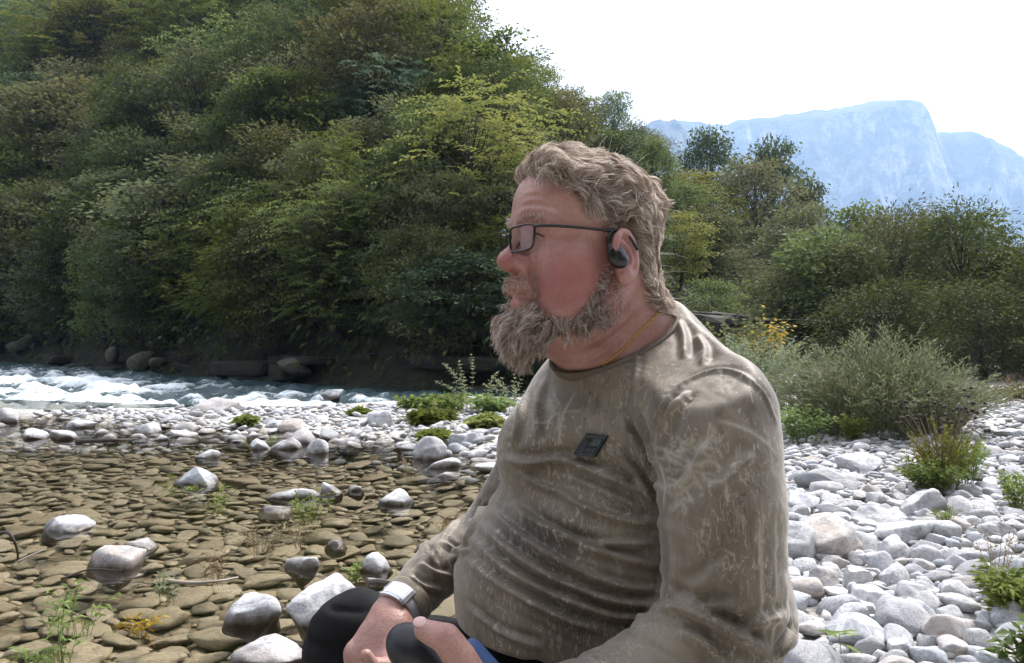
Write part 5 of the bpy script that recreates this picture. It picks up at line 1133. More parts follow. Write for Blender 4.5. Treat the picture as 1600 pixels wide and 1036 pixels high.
def hair_mat(name, dark, light, white, wamt):
    m = mat(name, 0.45, light); n = N(m)
    c = n.mix(n.attr('sv'), dark, light)
    c = n.mix(n.math('MULTIPLY', n.ramp(n.attr('sv'), [(1 - wamt - 0.05, 0.0), (1 - wamt + 0.05, 1.0)]), 0.9), c, white)
    n.link(c, n.b.inputs['Base Color']); n.b.inputs['Specular IOR Level'].default_value = 0.6
    tr = n.new('BsdfTranslucent'); n.link(c, tr.inputs[0])
    mx = n.new('MixShader'); mx.inputs[0].default_value = 0.5
    n.link(n.b.outputs[0], mx.inputs[1]); n.link(tr.outputs[0], mx.inputs[2]); n.link(mx.outputs[0], n.out.inputs[0])
    return m
hair_m = hair_mat('greying_blond_hair', (0.19, 0.13, 0.105), (0.60, 0.49, 0.40), (0.92, 0.85, 0.76), 0.36)
beard_m = hair_mat('greying_brown_beard', (0.25, 0.16, 0.12), (0.60, 0.47, 0.37), (0.88, 0.83, 0.76), 0.36)
side_m = hair_mat('white_side_beard', (0.22, 0.15, 0.12), (0.50, 0.42, 0.37), (0.74, 0.70, 0.66), 0.45)

# ---------------- wrinkles of the face and neck, pressed into the skin
body_bvh = BVHTree.FromPolygons([tuple(v) for v in BV], [tuple(int(i) for i in f) for f in BQ])
BN = vnormals(BV, BQ); Bd = np.zeros(len(BV))
def wrinkle(pts, w, depth, ridge=0.5):
    line = lay(pts, body_bvh, 20)
    if len(line) < 3: return
    idx = np.nonzero(np.all((BV > line.min(0) - 4 * w) & (BV < line.max(0) + 4 * w), axis=1))[0]
    d, t = seg_dist(BV[idx], line); fade = np.clip(np.minimum(t, 1 - t) * 5, 0, 1)
    Bd[idx] += fade * depth * (-np.exp(-(d / w) ** 2) + ridge * np.exp(-((d - 2.1 * w) / (1.3 * w)) ** 2))
for pts, w, dp in [([(812, 318), (835, 312), (862, 316)], .0025, .0012), ([(806, 333), (828, 326), (858, 330), (880, 338)], .0025, .0012), ([(815, 302), (840, 299), (865, 303)], .0025, .0008),
                   ([(846, 362), (858, 366), (872, 370)], .0018, .0012), ([(846, 367), (860, 372), (868, 371)], .0016, .0010), ([(846, 375), (858, 380), (868, 380)], .0016, .0007),
                   ([(806, 398), (818, 402), (832, 400), (843, 394)], .0028, .0016), ([(818, 416), (822, 430), (828, 450), (826, 470)], .0035, .0022),
                   ([(900, 545), (935, 530), (975, 500), (1000, 470)], .005, .0025), ([(915, 565), (950, 545), (985, 515)], .004, .0015), ([(1000, 450), (1020, 462), (1035, 468)], .004, .002)]:
    wrinkle(pts, w, dp)
BV = BV + BN * (Bd + 0.0005 * fbm(BV * 60, 33, 3))[:, None]

# ---------------- the body mesh with its colour regions
q = W2H(BV)
def blob(c, r, p=q): return np.exp(-(((p - np.array(c)) / np.array(r)) ** 2).sum(1))
qs = q.copy(); qs[:, 1] = np.abs(qs[:, 1])
red = np.clip(1.1 * blob((0.130, 0, -0.012), (0.022, 0.022, 0.020)) + 0.95 * blob((0.07, 0.06, -0.040), (0.05, 0.04, 0.042), qs) + 0.55 * blob((0.0, 0.085, -0.005), (0.03, 0.03, 0.04), qs)
              + 0.3 * blob((0.0, 0.05, -0.11), (0.08, 0.08, 0.06), qs) + 0.08 * blob((0.08, 0.04, 0.06), (0.05, 0.05, 0.04), qs), 0, 1)
lip = np.clip(0.8 * blob((0.124, 0, -0.068), (0.014, 0.020, 0.007)) + 0.5 * blob((0.124, 0, -0.055), (0.012, 0.018, 0.005)), 0, 1)
def scalp(p):
    x, y, z = p[:, 0], np.abs(p[:, 1]), p[:, 2]
    xf = np.interp(z, [-0.09, -0.075, -0.03, -0.012, 0.0, 0.022, 0.035, 0.055, 0.075, 0.095, 0.115, 0.14], [-0.085, -0.055, -0.034, -0.030, 0.020, 0.026, 0.028, 0.054, 0.074, 0.104, 0.115, 0.12])
    return (xf - x) / 0.008
def inear(p): return np.minimum(ear(1)(p), ear(-1)(p)) < 0.0035
isear = inear(q)
roots = np.clip((scalp(q) + 0.2) / 2.5, 0, 1) * (~isear) * (q[:, 2] > -0.085) * (np.linalg.norm(q, axis=1) < 0.2) * 0.9
body_me = mesh_from('body', BV, BQ)
add_attr(body_me, 'red', red); add_attr(body_me, 'lip', lip); add_attr(body_me, 'roots', roots)

person = empty('person', tuple(P(1010, 1150, 1.3)), 'bearded man in camouflage shirt and black trousers sitting on the stream bank', 'person')
person.location = (float(P(1010, 1150, 1.3)[0]), 1.3, 0.05)
PW = person.location.copy()
def child(name, me, m, parent=person, label=None):
    """mesh given in world coordinates, kept under its parent"""
    o = obj(name, me, m, parent)
    o.matrix_parent_inverse = Matrix.Translation(-PW)
    if label: o['label'] = label
    return o
body = child('body', body_me, skin)
smesh = mesh_from('shirt', SV2, SQ); add_attr(smesh, 'print', Sprint); add_attr(smesh, 'dark', Sdark)
shirt_o = child('shirt', smesh, cloth, label='long sleeved brown camouflage shirt with dry grass print')
def sub(name, me, m, parent):
    return obj(name, me, m, parent)          # its parent already sits at the world's origin
# collar band
def collar_sdf(p):
    d = neck_cover(p)
    return smax(smax(np.abs(d - 0.0015) - 0.0035, below_collar(-0.0035)(p), 0.003), -below_collar(0.0165)(p), 0.003)
CV, CQ = mesh_sdf(collar_sdf, cS - np.array([.14, .06, .08]), cS + np.array([.16, .26, .16]), 0.0025, 'collar')
sub('collar', mesh_from('collar', CV, CQ), collar_m, shirt_o)
# cuff of the far sleeve
def ring_sdf(a, b, ra, rb, th):
    c = cone(a, b, ra, rb); ax = (b - a) / np.linalg.norm(b - a); L = np.linalg.norm(b - a)
    def f(p):
        t = (p - a) @ ax
        return smax(np.abs(c(p)) - th, np.abs(t - L / 2) - L / 2, 0.003)
    return f
ca, cb = P(644, 932, 1.362), P(627, 949, 1.343)
V_, Q_ = mesh_sdf(ring_sdf(ca, cb, 0.0375, 0.0365, 0.0025), ca - 0.06, ca + 0.06, 0.0024, 'cuff')
sub('cuff', mesh_from('cuff', V_, Q_), cloth, shirt_o)

# chest badge: a rounded patch lying on the cloth with a two-tone mark
SV2b = BVHTree.FromPolygons([tuple(v) for v in SV2], [tuple(int(i) for i in f) for f in SQ])
def patch(poly, off, n=10):
    """quad patch (4 pixel corners) laid on the cloth, off metres proud"""
    c = np.array(poly, float); V = []
    for j in range(n):
        for i in range(n):
            u, v = i / (n - 1), j / (n - 1)
            xy = c[0] * (1 - u) * (1 - v) + c[1] * u * (1 - v) + c[2] * u * v + c[3] * (1 - u) * v
            h = cast(xy[0], xy[1], shirt_bvh); V.append(h)
    V = np.array(V); nr = np.cross(V[n - 1] - V[0], V[-n] - V[0]); nr /= np.linalg.norm(nr); nr = nr if nr[1] < 0 else -nr
    # flatten towards the mean plane, then lift clear of the cloth's rumples
    cen = V.mean(0); V = V - 0.7 * ((V - cen) @ nr)[:, None] * nr
    V1 = V + nr * (off); V0 = V + nr * (off - 0.012)
    i = (np.arange(n - 1)[:, None] * n + np.arange(n - 1)[None]).ravel(); F = np.stack([i, i + 1, i + n + 1, i + n], 1)
    b = list(range(n)) + [n * k + n - 1 for k in range(1, n)] + [n * (n - 1) + k for k in range(n - 2, -1, -1)] + [n * k for k in range(n - 2, 0, -1)]
    m = n * n; W = np.array([(b[k], b[(k + 1) % len(b)], b[(k + 1) % len(b)] + m, b[k] + m) for k in range(len(b))])
    return np.concatenate([V1, V0]), [np.concatenate([F, W])]
BO = 0.006
badge_m = mat('badge_dark_green', 0.6, (0.022, 0.030, 0.028)); badge2 = mat('badge_navy', 0.6, (0.010, 0.015, 0.024)); badge3 = mat('badge_teal', 0.6, (0.036, 0.054, 0.058))
A_, B_, C_, D_ = (920, 677), (952, 681), (931, 714), (898, 711)
V_, F_ = patch([A_, B_, C_, D_], BO); bo = sub('badge', mesh_from('badge', V_, F_), badge_m, shirt_o); bo['label'] = 'small dark green square badge with navy mark on the chest'
def bp(u, v): return tuple((np.array(A_) * (1 - u) + np.array(B_) * u) * (1 - v) + (np.array(D_) * (1 - u) + np.array(C_) * u) * v)
def bq(u0, v0, u1, v1, lift, m): V_, F_ = patch([bp(u0, v0), bp(u1, v0), bp(u1, v1), bp(u0, v1)], BO + lift, 5); return sub('badge_mark', mesh_from('mark', V_, F_), m, shirt_o)
bq(0.14, 0.22, 0.36, 0.88, 0.0008, badge2); bq(0.37, 0.56, 0.88, 0.88, 0.0008, badge2); bq(0.42, 0.16, 0.90, 0.50, 0.0006, badge3); bq(0.34, 0.66, 0.68, 0.72, 0.0014, badge3); bq(0.1, 0.91, 0.9, 0.97, 0.0006, badge3)

# ---------------- trousers: lap, far knee, near thigh below the frame
tro = combine([
    ('+', ell(P(1030, 1150, 1.32), (0.17, 0.19, 0.12), TR), 0),
    ('+', chain(np.array([P(960, 1120, 1.42), P(575, 1020, 1.50)]), [0.10, 0.082]), 0.04),
    ('+', ell(P(560, 1006, 1.48), (0.088, 0.082, 0.092), TR), 0.03),
    ('+', chain(np.array([P(560, 1030, 1.50), P(640, 1330, 1.62)]), [0.085, 0.062]), 0.03),
    ('+', chain(np.array([P(1000, 1150, 1.20), P(700, 1190, 1.10)]), [0.095, 0.078]), 0.03),
    ('+', chain(np.array([P(700, 1195, 1.10), P(850, 1310, 1.22)]), [0.075, 0.06]), 0.03),
    ('+', ell(P(860, 1060, 1.27), (0.14, 0.15, 0.09), TR), 0.04),
])
TV, TQ = mesh_sdf(tro, (-0.42, 0.85, -0.08), (0.55, 1.85, 0.62), 0.006, 'trousers')
TV = TV + vnormals(TV, TQ) * (0.004 * fbm(TV * 14, 9, 3) + 0.006 * ((1 - 2 * np.abs(fbm(TV * np.array([9, 9, 16.]), 17, 3))).clip(0, 1) ** 2 - 0.3))[:, None]
child('trousers', mesh_from('trousers', TV, TQ), black_cloth, label='plain black trousers')
print('clothes', time.time() - T0)

# ---------------- hair
def grad(p, f, e=0.002):
    g = np.stack([f(p + np.eye(3)[k] * e) - f(p - np.eye(3)[k] * e) for k in range(3)], 1)
    return g / (np.linalg.norm(g, axis=1)[:, None] + 1e-9)
skull = combine([h for h in HEAD[:-2]] + [('+', cone(W2H(NECK_A[None])[0], W2H(NECK_B[None])[0], 0.066, 0.082), 0.035)])
def sample_surface(maskf, count):
    """area-weighted random points of the body mesh inside a head-local mask"""
    tri = np.concatenate([BQ[:, :3], BQ[:, [0, 2, 3]]])
    cen = q[tri].mean(1); keep = (np.linalg.norm(cen, axis=1) < 0.22); tri = tri[keep]; cen = cen[keep]
    w = maskf(cen); a = np.linalg.norm(np.cross(q[tri[:, 1]] - q[tri[:, 0]], q[tri[:, 2]] - q[tri[:, 0]]), axis=1)
    pr = w * a; pr = pr / pr.sum()
    t = rng.choice(len(tri), count, p=pr); u = rng.random((count, 2)); s_ = u.sum(1) > 1; u[s_] = 1 - u[s_]
    A, B, C = q[tri[t, 0]], q[tri[t, 1]], q[tri[t, 2]]
    return A + (B - A) * u[:, :1] + (C - A) * u[:, 1:]
def clump_paths(paths, roots_, nguides, tight, seed):
    r2 = np.random.default_rng(seed); g = r2.choice(len(roots_), nguides, replace=False)
    near = np.empty(len(roots_), int)
    for s0 in range(0, len(roots_), 2000):
        near[s0:s0 + 2000] = ((roots_[s0:s0 + 2000, None] - roots_[g][None]) ** 2).sum(-1).argmin(1)
    G_ = paths[g][near]; K = paths.shape[1]
    rel = (np.linspace(0, 1, K) ** 0.7 * tight)[None, :, None]
    # keep the strand's own root offset while following its guide
    off = (roots_ - roots_[g][near])[:, None]
    return paths * (1 - rel) + (G_ + off * 0.25) * rel, near
def ribbons(paths, width, sv, seed=1, H=True):
    """flat strands: (n,K,3) head-local -> mesh"""
    r2 = np.random.default_rng(seed); n_, K, _ = paths.shape
    W = H2W(paths.reshape(-1, 3)).reshape(n_, K, 3) if H else paths
    t = np.gradient(W, axis=1); rv = r2.normal(size=(n_, 1, 3)); sd = np.cross(t, rv); sd /= np.linalg.norm(sd, axis=2)[..., None] + 1e-9
    taper = np.linspace(1, 0.35, K)[None, :, None]
    wd = width[:, None, None] * taper * 0.5 if hasattr(width, '__len__') else width * taper * 0.5
    L, R_ = W - sd * wd, W + sd * wd
    V = np.stack([L, R_], 2).reshape(-1, 3)
    base = (np.arange(n_)[:, None] * K + np.arange(K - 1)[None]).ravel() * 2
    F = np.stack([base, base + 1, base + 3, base + 2], 1)
    me = mesh_from('strands', V, F); add_attr(me, 'sv', np.repeat(sv, K * 2)); return me
def grow(roots_, length, dirfn, K=7, stiff=0.55, floor=0.0015):
    """step each strand along dirfn, kept outside the skull"""
    p = roots_.copy(); out = [p.copy()]; d = grad(p, skull); nrm = d.copy()
    for k in range(1, K):
        want = dirfn(p, k / (K - 1), nrm)
        d = d * stiff + want * (1 - stiff); d /= np.linalg.norm(d, axis=1)[:, None] + 1e-9
        p = p + d * (length / (K - 1))[:, None]
        dist = skull(p); fl = floor + 0.004 * min(1, k / 3)
        m = dist < fl
        if m.any(): p[m] += grad(p[m], skull) * (fl - dist[m])[:, None]
        out.append(p.copy())
    return np.stack(out, 1)
def vnoise(p, f, seed): return np.stack([fbm(p * f, seed + i, 2) for i in range(3)], 1)
NH = 34000 if not globals().get('QUICK') else 9000
def hmask(c): return np.clip((scalp(c) + 0.9) / 3.2, 0, 1) ** 1.4 * (c[:, 2] > -0.082) * (~inear(c)) * (np.abs(skull(c)) < 0.004)
hr = sample_surface(hmask, NH)
top = np.clip((hr[:, 2] - 0.045) / 0.06, 0, 1); nape = np.clip((-0.005 - hr[:, 2]) / 0.05, 0, 1); frontness = np.clip((hr[:, 0] - 0.03) / 0.04, 0, 1)
def hair_dir(p, s, nrm):
    x, y, z = p[:, 0], p[:, 1], p[:, 2]
    back = np.stack([-np.ones_like(x), 0.45 * np.sign(y) * np.clip(np.abs(y) / 0.03, 0, 1), np.zeros_like(x)], 1)
    tp = np.clip((z - 0.05) / 0.06, 0, 1)[:, None]
    side = np.stack([-0.75 + 0 * x, 0.05 * np.sign(y), -0.75 + 0 * z], 1)
    npd = np.stack([-0.55 + 0 * x, 0.25 * np.sign(y), -0.75 + 0 * z], 1)
    np_ = np.clip((0.0 - z) / 0.05, 0, 1)[:, None]
    d = back * tp + side * (1 - tp); d = d * (1 - np_) + npd * np_
    hgt = (0.0045 + 0.004 * np.clip((z - 0.03) / 0.07, 0, 1) + 0.006 * frontness + 0.004 * np_[:, 0]) * (0.8 + 0.5 * hvar)
    lift = (np.clip((hgt * min(1, s * 2.2 + 0.15) - skull(p)) / 0.008, -1.2, 1.1))[:, None]
    fr = np.stack([1.7 * frontness * max(0, 1 - 1.9 * s), 0 * x, 0.1 * frontness * (1 - s)], 1)
    g_ = grad(p, skull)
    return d * 0.8 + g_ * lift + fr + vnoise(p, 42, 11) * 1.45 + vnoise(p, 110, 21) * 0.9
hvar = rng.random(NH)
hl_ = (0.024 + 0.015 * top + 0.012 * frontness) * rng.uniform(0.7, 1.15, NH) * (1 - 0.45 * nape)
side_short = np.clip((hr[:, 0] + 0.028) / 0.03, 0, 1) * np.clip((0.055 - hr[:, 2]) / 0.03, 0, 1)
hl_ *= 1 - 0.62 * side_short; hl_ *= 0.45 + 0.55 * np.clip(scalp(hr) / 2.0, 0, 1)
hp = grow(hr, hl_, hair_dir, 8, 0.5)
hp, near = clump_paths(hp, hr, 1500 if NH > 10000 else 400, 0.26, 5)
cl = np.random.default_rng(3).random(1600)[near]
sv = np.clip(0.35 * cl + 0.65 * rng.random(NH), 0, 1)
hair_o = child('hair', ribbons(hp, rng.uniform(0.0004, 0.0008, NH), sv, 2), hair_m, label='wavy swept back grey blond hair')
# loose flyaway strands
NF = 170
fr_ = sample_surface(hmask, NF); fpth = grow(fr_, rng.uniform(0.025, 0.05, NF), lambda p, s, nrm: nrm * (1.0 - 0.3 * s) + np.array([-0.5, 0, 0]) + vnoise(p, 35, 41) * 1.6, 9, 0.7)
sub('loose_hair', ribbons(fpth, 0.0003, rng.uniform(0.5, 1, NF), 4), hair_m, hair_o)['kind'] = 'stuff'

# beard
def beard_mask(c):
    x, y, z = c[:, 0], np.abs(c[:, 1]), c[:, 2]
    zb = np.interp(x, [-0.005, 0.012, 0.030, 0.045, 0.060, 0.080, 0.095, 0.105, 0.12], [0.0, -0.012, -0.026, -0.060, -0.088, -0.092, -0.078, -0.066, -0.076])
    m = np.clip((zb + 0.006 - z) / 0.026, 0, 1) ** 1.3 * (z > -0.155) * (x > -0.005) * (skull(c) < 0.004)
    m *= np.clip((x * 0.75 - 0.112 + (-z) * -0.55 + 0.20) / 0.012, 0, 1) if False else 1
    under = (z < -0.125 - 0.0 * x) & (x < 0.022); m[under] = 0
    # lips stay bare
    m *= 1 - np.clip(1.6 * np.exp(-(((c - np.array([0.124, 0, -0.064])) / np.array([0.02, 0.021, 0.009])) ** 2).sum(1)), 0, 1)
    thin = np.interp(x, [-0.005, 0.02, 0.04, 0.06], [0.02, 0.09, 0.30, 1.0])
    return m * thin * (c[:, 2] > -0.16)
NB = 24000 if not globals().get('QUICK') else 8000
br = sample_surface(beard_mask, NB)
chin = np.clip((br[:, 0] - 0.025) / 0.05, 0, 1)
def beard_dir(p, s, nrm):
    x, y, z = p[:, 0], p[:, 1], p[:, 2]
    ch = np.clip((x - 0.04) / 0.05, 0, 1)[:, None]
    d = np.stack([0.14 + 0.0 * x, 0 * y, -0.95 + 0 * z], 1) * ch + np.stack([0.15 + 0 * x, 0 * y, -0.8 + 0 * z], 1) * (1 - ch)
    return d * (0.5 + 0.3 * s) + nrm * (0.55 * (1 - s) + 0.15) + vnoise(p, 80, 61) * 1.2 + vnoise(p, 190, 71) * 1.5
bl = (0.014 + 0.024 * chin) * rng.uniform(0.55, 1.15, NB)
bl *= np.interp(br[:, 2], [-0.13, -0.095, -0.07], [1.0, 1.0, 0.75])
bp_ = grow(br, bl, beard_dir, 9, 0.45, 0.001)
bp_, nb_ = clump_paths(bp_, br, 2500 if NB > 10000 else 500, 0.15, 8)
sidew = np.clip((0.055 - br[:, 0]) / 0.03, 0, 1)
isl = rng.random(NB) < sidew
beard_o = child('beard', ribbons(bp_[~isl], rng.uniform(0.00035, 0.0007, (~isl).sum()), rng.random((~isl).sum()), 5), beard_m, label='long curly brown and grey beard')
sub('white_sideburn', ribbons(bp_[isl], rng.uniform(0.0004, 0.0008, isl.sum()), rng.random(isl.sum()), 6), side_m, beard_o)
# moustache, eyebrows
def must_mask(c):
    x, y, z = c[:, 0], np.abs(c[:, 1]), c[:, 2]
    return np.clip((x - 0.088) / 0.006, 0, 1) * (y < 0.034) * np.clip((z + 0.054 + 0.25 * y) / 0.003, 0, 1) * np.clip((-0.030 - 0.12 * y - z) / 0.003, 0, 1) * (skull(c) < 0.003)
NM = 650; mr = sample_surface(must_mask, NM)
def must_dir(p, s, nrm): return np.stack([0.1 + 0 * p[:, 0], np.sign(p[:, 1]) * 0.65, -0.75 + 0 * p[:, 0]], 1) + nrm * 0.25 * (1 - s) + vnoise(p, 110, 81) * 0.7
mp = grow(mr, rng.uniform(0.005, 0.009, NM), must_dir, 6, 0.5, 0.0008)
child('moustache', ribbons(mp, 0.00055, rng.random(NM) * 0.7, 7), beard_m)
def brow_mask(c):
    y = np.abs(c[:, 1]); return np.exp(-((c[:, 2] - 0.041 + 0.9 * (y - 0.03) ** 2 * 10) / 0.0045) ** 2) * (y > 0.008) * (y < 0.052) * (c[:, 0] > 0.07)
NE = 500; er = sample_surface(brow_mask, NE)
ep = grow(er, rng.uniform(0.006, 0.011, NE), lambda p, s, nrm: np.stack([-0.2 + 0 * p[:, 0], np.sign(p[:, 1]), 0.25 + 0 * p[:, 0]], 1) + nrm * 0.5 + vnoise(p, 120, 91) * 0.5, 5, 0.4, 0.0006)
child('eyebrows', ribbons(ep, 0.00045, rng.random(NE), 9), beard_m)
# eyes
eye_m = mat('eye', 0.15, (0.7, 0.68, 0.64)); n = N(eye_m)
dist = n.new('VectorMath', operation='DISTANCE'); n.link(n.coord(), dist.inputs[0]); dist.inputs[1].default_value = (1, 0, 0)
n.link(n.ramp(dist.outputs['Value'], [(0.0, (0.01, 0.01, 0.01)), (0.22, (0.012, 0.012, 0.012)), (0.24, (0.10, 0.14, 0.16)), (0.46, (0.07, 0.10, 0.12)), (0.5, (0.62, 0.58, 0.55))]), n.b.inputs['Base Color'])
for sgn in (1, -1):
    bmm = bmesh.new(); bmesh.ops.create_uvsphere(bmm, u_segments=24, v_segments=16, radius=1.0); me = bpy.data.meshes.new('eye'); bmm.to_mesh(me); bmm.free()
    for p_ in me.polygons: p_.use_smooth = True
    o = obj('eye', me, eye_m, person); o.matrix_parent_inverse = Matrix.Translation(-PW)
    M = Matrix([[*(HR[i] * 0.0125), H2W((0.0868, 0.033 * sgn, 0.0165))[i]] for i in range(3)] + [[0, 0, 0, 1]]); o.matrix_basis = M
lash_m = mat('dark_eyelashes', 0.6, (0.02, 0.014, 0.012))
for sgn in (1, -1):
    lp = catmull([(0.1040, sgn * 0.0225, 0.0165), (0.1055, sgn * 0.030, 0.0192), (0.1035, sgn * 0.038, 0.0188), (0.0965, sgn * 0.046, 0.0150)], 12)
    hit = skull(lp); lp = lp - grad(lp, skull) * (hit - 0.0006)[:, None]
    V, F = tube(H2W(lp), np.array([.0004, .0008, .001, .0011, .0011, .0011, .0011, .001, .001, .0009, .0007, .0004]), 5); child('eyelashes', mesh_from('eyelashes', V, F), lash_m)
print('hair', time.time() - T0)

# ---------------- things worn and held
def world_thing(name, label, cat, at):
    o = empty(name, tuple(float(v) for v in at), label, cat); return o
def wpart(name, me, m, root):
    o = obj(name, me, m, root); o.matrix_parent_inverse = Matrix.Translation(-root.location); return o
black_frame = mat('black_glasses_frame', 0.28, (0.008, 0.007, 0.008))
lens_m = mat('glasses_lens', 0.02, (0.9, 0.9, 0.92)); n = N(lens_m)
tp_ = n.new('BsdfTransparent'); tp_.inputs[0].default_value = (0.95, 0.95, 0.96, 1); gl = n.new('BsdfGlossy'); gl.inputs['Roughness'].default_value = 0.02
fz = n.new('LayerWeight'); fz.inputs[0].default_value = 0.5; mx = n.new('MixShader'); n.link(n.math('MULTIPLY_ADD', n.math('POWER', fz.outputs['Facing'], 4.0), 0.35, 0.02), mx.inputs[0]); n.link(tp_.outputs[0], mx.inputs[1]); n.link(gl.outputs[0], mx.inputs[2]); n.link(mx.outputs[0], n.out.inputs[0])
gl_root = world_thing('glasses', 'black rectangular eyeglasses worn on the bearded face', 'glasses', H2W((0.12, 0, 0.015)))
GX = 0.128                                                  # plane of the lenses in front of the eyes
def rim(sgn):
    w, h_, cyy, czz = 0.0255, 0.0165, 0.0325, 0.0135
    pts = []
    for a in np.linspace(0, 2 * np.pi, 41)[:-1]:
        ca_, sa_ = math.cos(a), math.sin(a); e = 0.42
        yy = w * np.sign(ca_) * abs(ca_) ** e; zz = h_ * np.sign(sa_) * abs(sa_) ** e
        zz += 0.0012 * (yy / w); yy *= 1 + 0.07 * zz / h_
        Y_ = sgn * (cyy + yy); pts.append((GX - 4.2 * max(0, abs(Y_) - 0.004) ** 2, Y_, czz + zz))
    return np.array(pts)
for sgn in (1, -1):
    r_ = rim(sgn); loop = np.concatenate([r_, r_[:2]])
    V, F = tube(H2W(loop), 0.00155, 8, cap=False); wpart('rim', mesh_from('rim', V, F), black_frame, gl_root)
    ly = np.linspace(r_[:, 1].min(), r_[:, 1].max(), 15)[1:-1]; zc = r_[:, 2].mean(); up_ = r_[r_[:, 2] > zc]; dn_ = r_[r_[:, 2] <= zc]; up_ = up_[np.argsort(up_[:, 1])]; dn_ = dn_[np.argsort(dn_[:, 1])]
    lx = GX - 4.2 * np.maximum(0, np.abs(ly) - 0.004) ** 2
    top_ = np.stack([lx, ly, np.interp(ly, up_[:, 1], up_[:, 2])], 1); bot_ = np.stack([lx, ly, np.interp(ly, dn_[:, 1], dn_[:, 2])], 1); m_ = len(ly)
    V = H2W(np.concatenate([top_, bot_])); k = np.arange(m_ - 1); Fl = np.stack([k, k + 1, k + 1 + m_, k + m_], 1); Fl = Fl[:, ::-1] if sgn > 0 else Fl
    V2 = np.concatenate([V, V - 0.0012 * hf]); S_ = np.concatenate([Fl, Fl[:, ::-1] + len(V)]); F = np.zeros((0, 3), int)
    wpart('lens', mesh_from('lens', V2, [S_, F]), lens_m, gl_root)
    tpts = catmull([(0.1225 if False else r_[:, 0].min() + 0.001, sgn * 0.0595, 0.0265), (0.106, sgn * 0.0685, 0.0270), (0.075, sgn * 0.0735, 0.0265), (0.030, sgn * 0.0795, 0.0235), (0.006, sgn * 0.0830, 0.0215), (-0.006, sgn * 0.0845, 0.0165), (-0.020, sgn * 0.0830, 0.000)], 28)
    V, F = tube(H2W(tpts), np.interp(np.linspace(0, 1, 28), [0, .15, 0.7, 1], [0.0024, 0.0021, 0.0017, 0.0022]), 8); wpart('temple', mesh_from('temple', V, F), black_frame, gl_root)
    V, F = tube(H2W(catmull([(GX - .012, sgn * .0085, .013), (GX - .010, sgn * .012, .008), (GX - .006, sgn * .0125, .002)], 8)), [.0008, .0008, .0012, .0016, .0018, .0016, .0012, .0006], 8); wpart('nose_pad', mesh_from('nose_pad', V, F), black_frame, gl_root)
V, F = tube(H2W(catmull([(GX - 0.0002, -0.0085, 0.0200), (GX + 0.0016, 0, 0.0215), (GX - 0.0002, 0.0085, 0.0200)], 10)), 0.0018, 8); wpart('bridge', mesh_from('bridge', V, F), black_frame, gl_root)

# earphone in the near ear
bud_m = mat('black_earphone_plastic', 0.32, (0.006, 0.006, 0.007))
def bud(p):
    q_ = W2H(p)
    d = combine([('+', ell((0.015, 0.0905, -0.009), (0.0125, 0.0075, 0.0150), rot_xyz(0, 18, 0)), 0),
                 ('+', ell((0.011, 0.0925, -0.017), (0.0115, 0.0075, 0.0092)), 0.008),
                 ('+', chain(np.array([(0.023, 0.087, -0.004), (0.0250, 0.085, 0.012), (0.018, 0.084, 0.022), (0.004, 0.085, 0.025)]), [0.0032, 0.0024, 0.0018, 0.0015]), 0.004)])(q_)
    return d
bc = H2W((0.015, 0.09, -0.003)); V_, Q_ = mesh_sdf(bud, bc - 0.045, bc + 0.045, 0.0015, 'bud')
er_root = world_thing('earphone', 'black wireless earphone hooked in the left ear', 'earphone', bc)
wpart('earphone_shell', mesh_from('earphone', V_, Q_), bud_m, er_root)
btn = ell((0.016, 0.0980, -0.011), (0.0065, 0.002, 0.0085)); V_, Q_ = mesh_sdf(lambda p: btn(W2H(p)), bc - 0.02, bc + 0.02, 0.0011, 'btn'); wpart('touch_button', mesh_from('touch_button', V_, Q_), bud_m, er_root)

# gold neck chain lying on the neck just above the collar
gold = mat('gold', 0.22, (0.72, 0.43, 0.14), Metallic=1.0)
body_bvh = BVHTree.FromPolygons([tuple(v) for v in BV], [tuple(int(i) for i in f) for f in BQ])
line = lay([(1036, 477), (1028, 488), (1012, 505), (994, 523), (976, 543), (958, 558), (938, 572)], body_bvh, 160)
seg = np.concatenate([[0], np.cumsum(np.linalg.norm(np.diff(line, axis=0), axis=1))]); parts = []
for i, s_ in enumerate(np.arange(0, seg[-1], 0.0032)):
    c_ = np.array([np.interp(s_, seg, line[:, k]) for k in range(3)]); d_ = np.array([np.interp(min(s_ + 0.003, seg[-1]), seg, line[:, k]) for k in range(3)]) - c_
    if np.linalg.norm(d_) < 1e-5: continue
    d_ /= np.linalg.norm(d_); nn = grad(c_[None], body_sdf)[0]; b_ = np.cross(d_, nn); c_ = c_ + nn * 0.0012
    if i % 2: nn, b_ = (nn * 0.75 + b_ * 0.66), (b_ * 0.75 - nn * 0.66)
    a = np.linspace(0, 2 * np.pi, 9); ring = c_ + 0.0022 * np.cos(a)[:, None] * d_ + 0.0017 * np.sin(a)[:, None] * b_
    parts.append(tube(ring, 0.00055, 4, cap=False))
V_, F_ = join(parts); ch = world_thing('necklace', 'thin gold chain necklace lying on the neck above the collar', 'necklace', line[len(line) // 2]); wpart('chain', mesh_from('necklace', V_, F_), gold, ch)

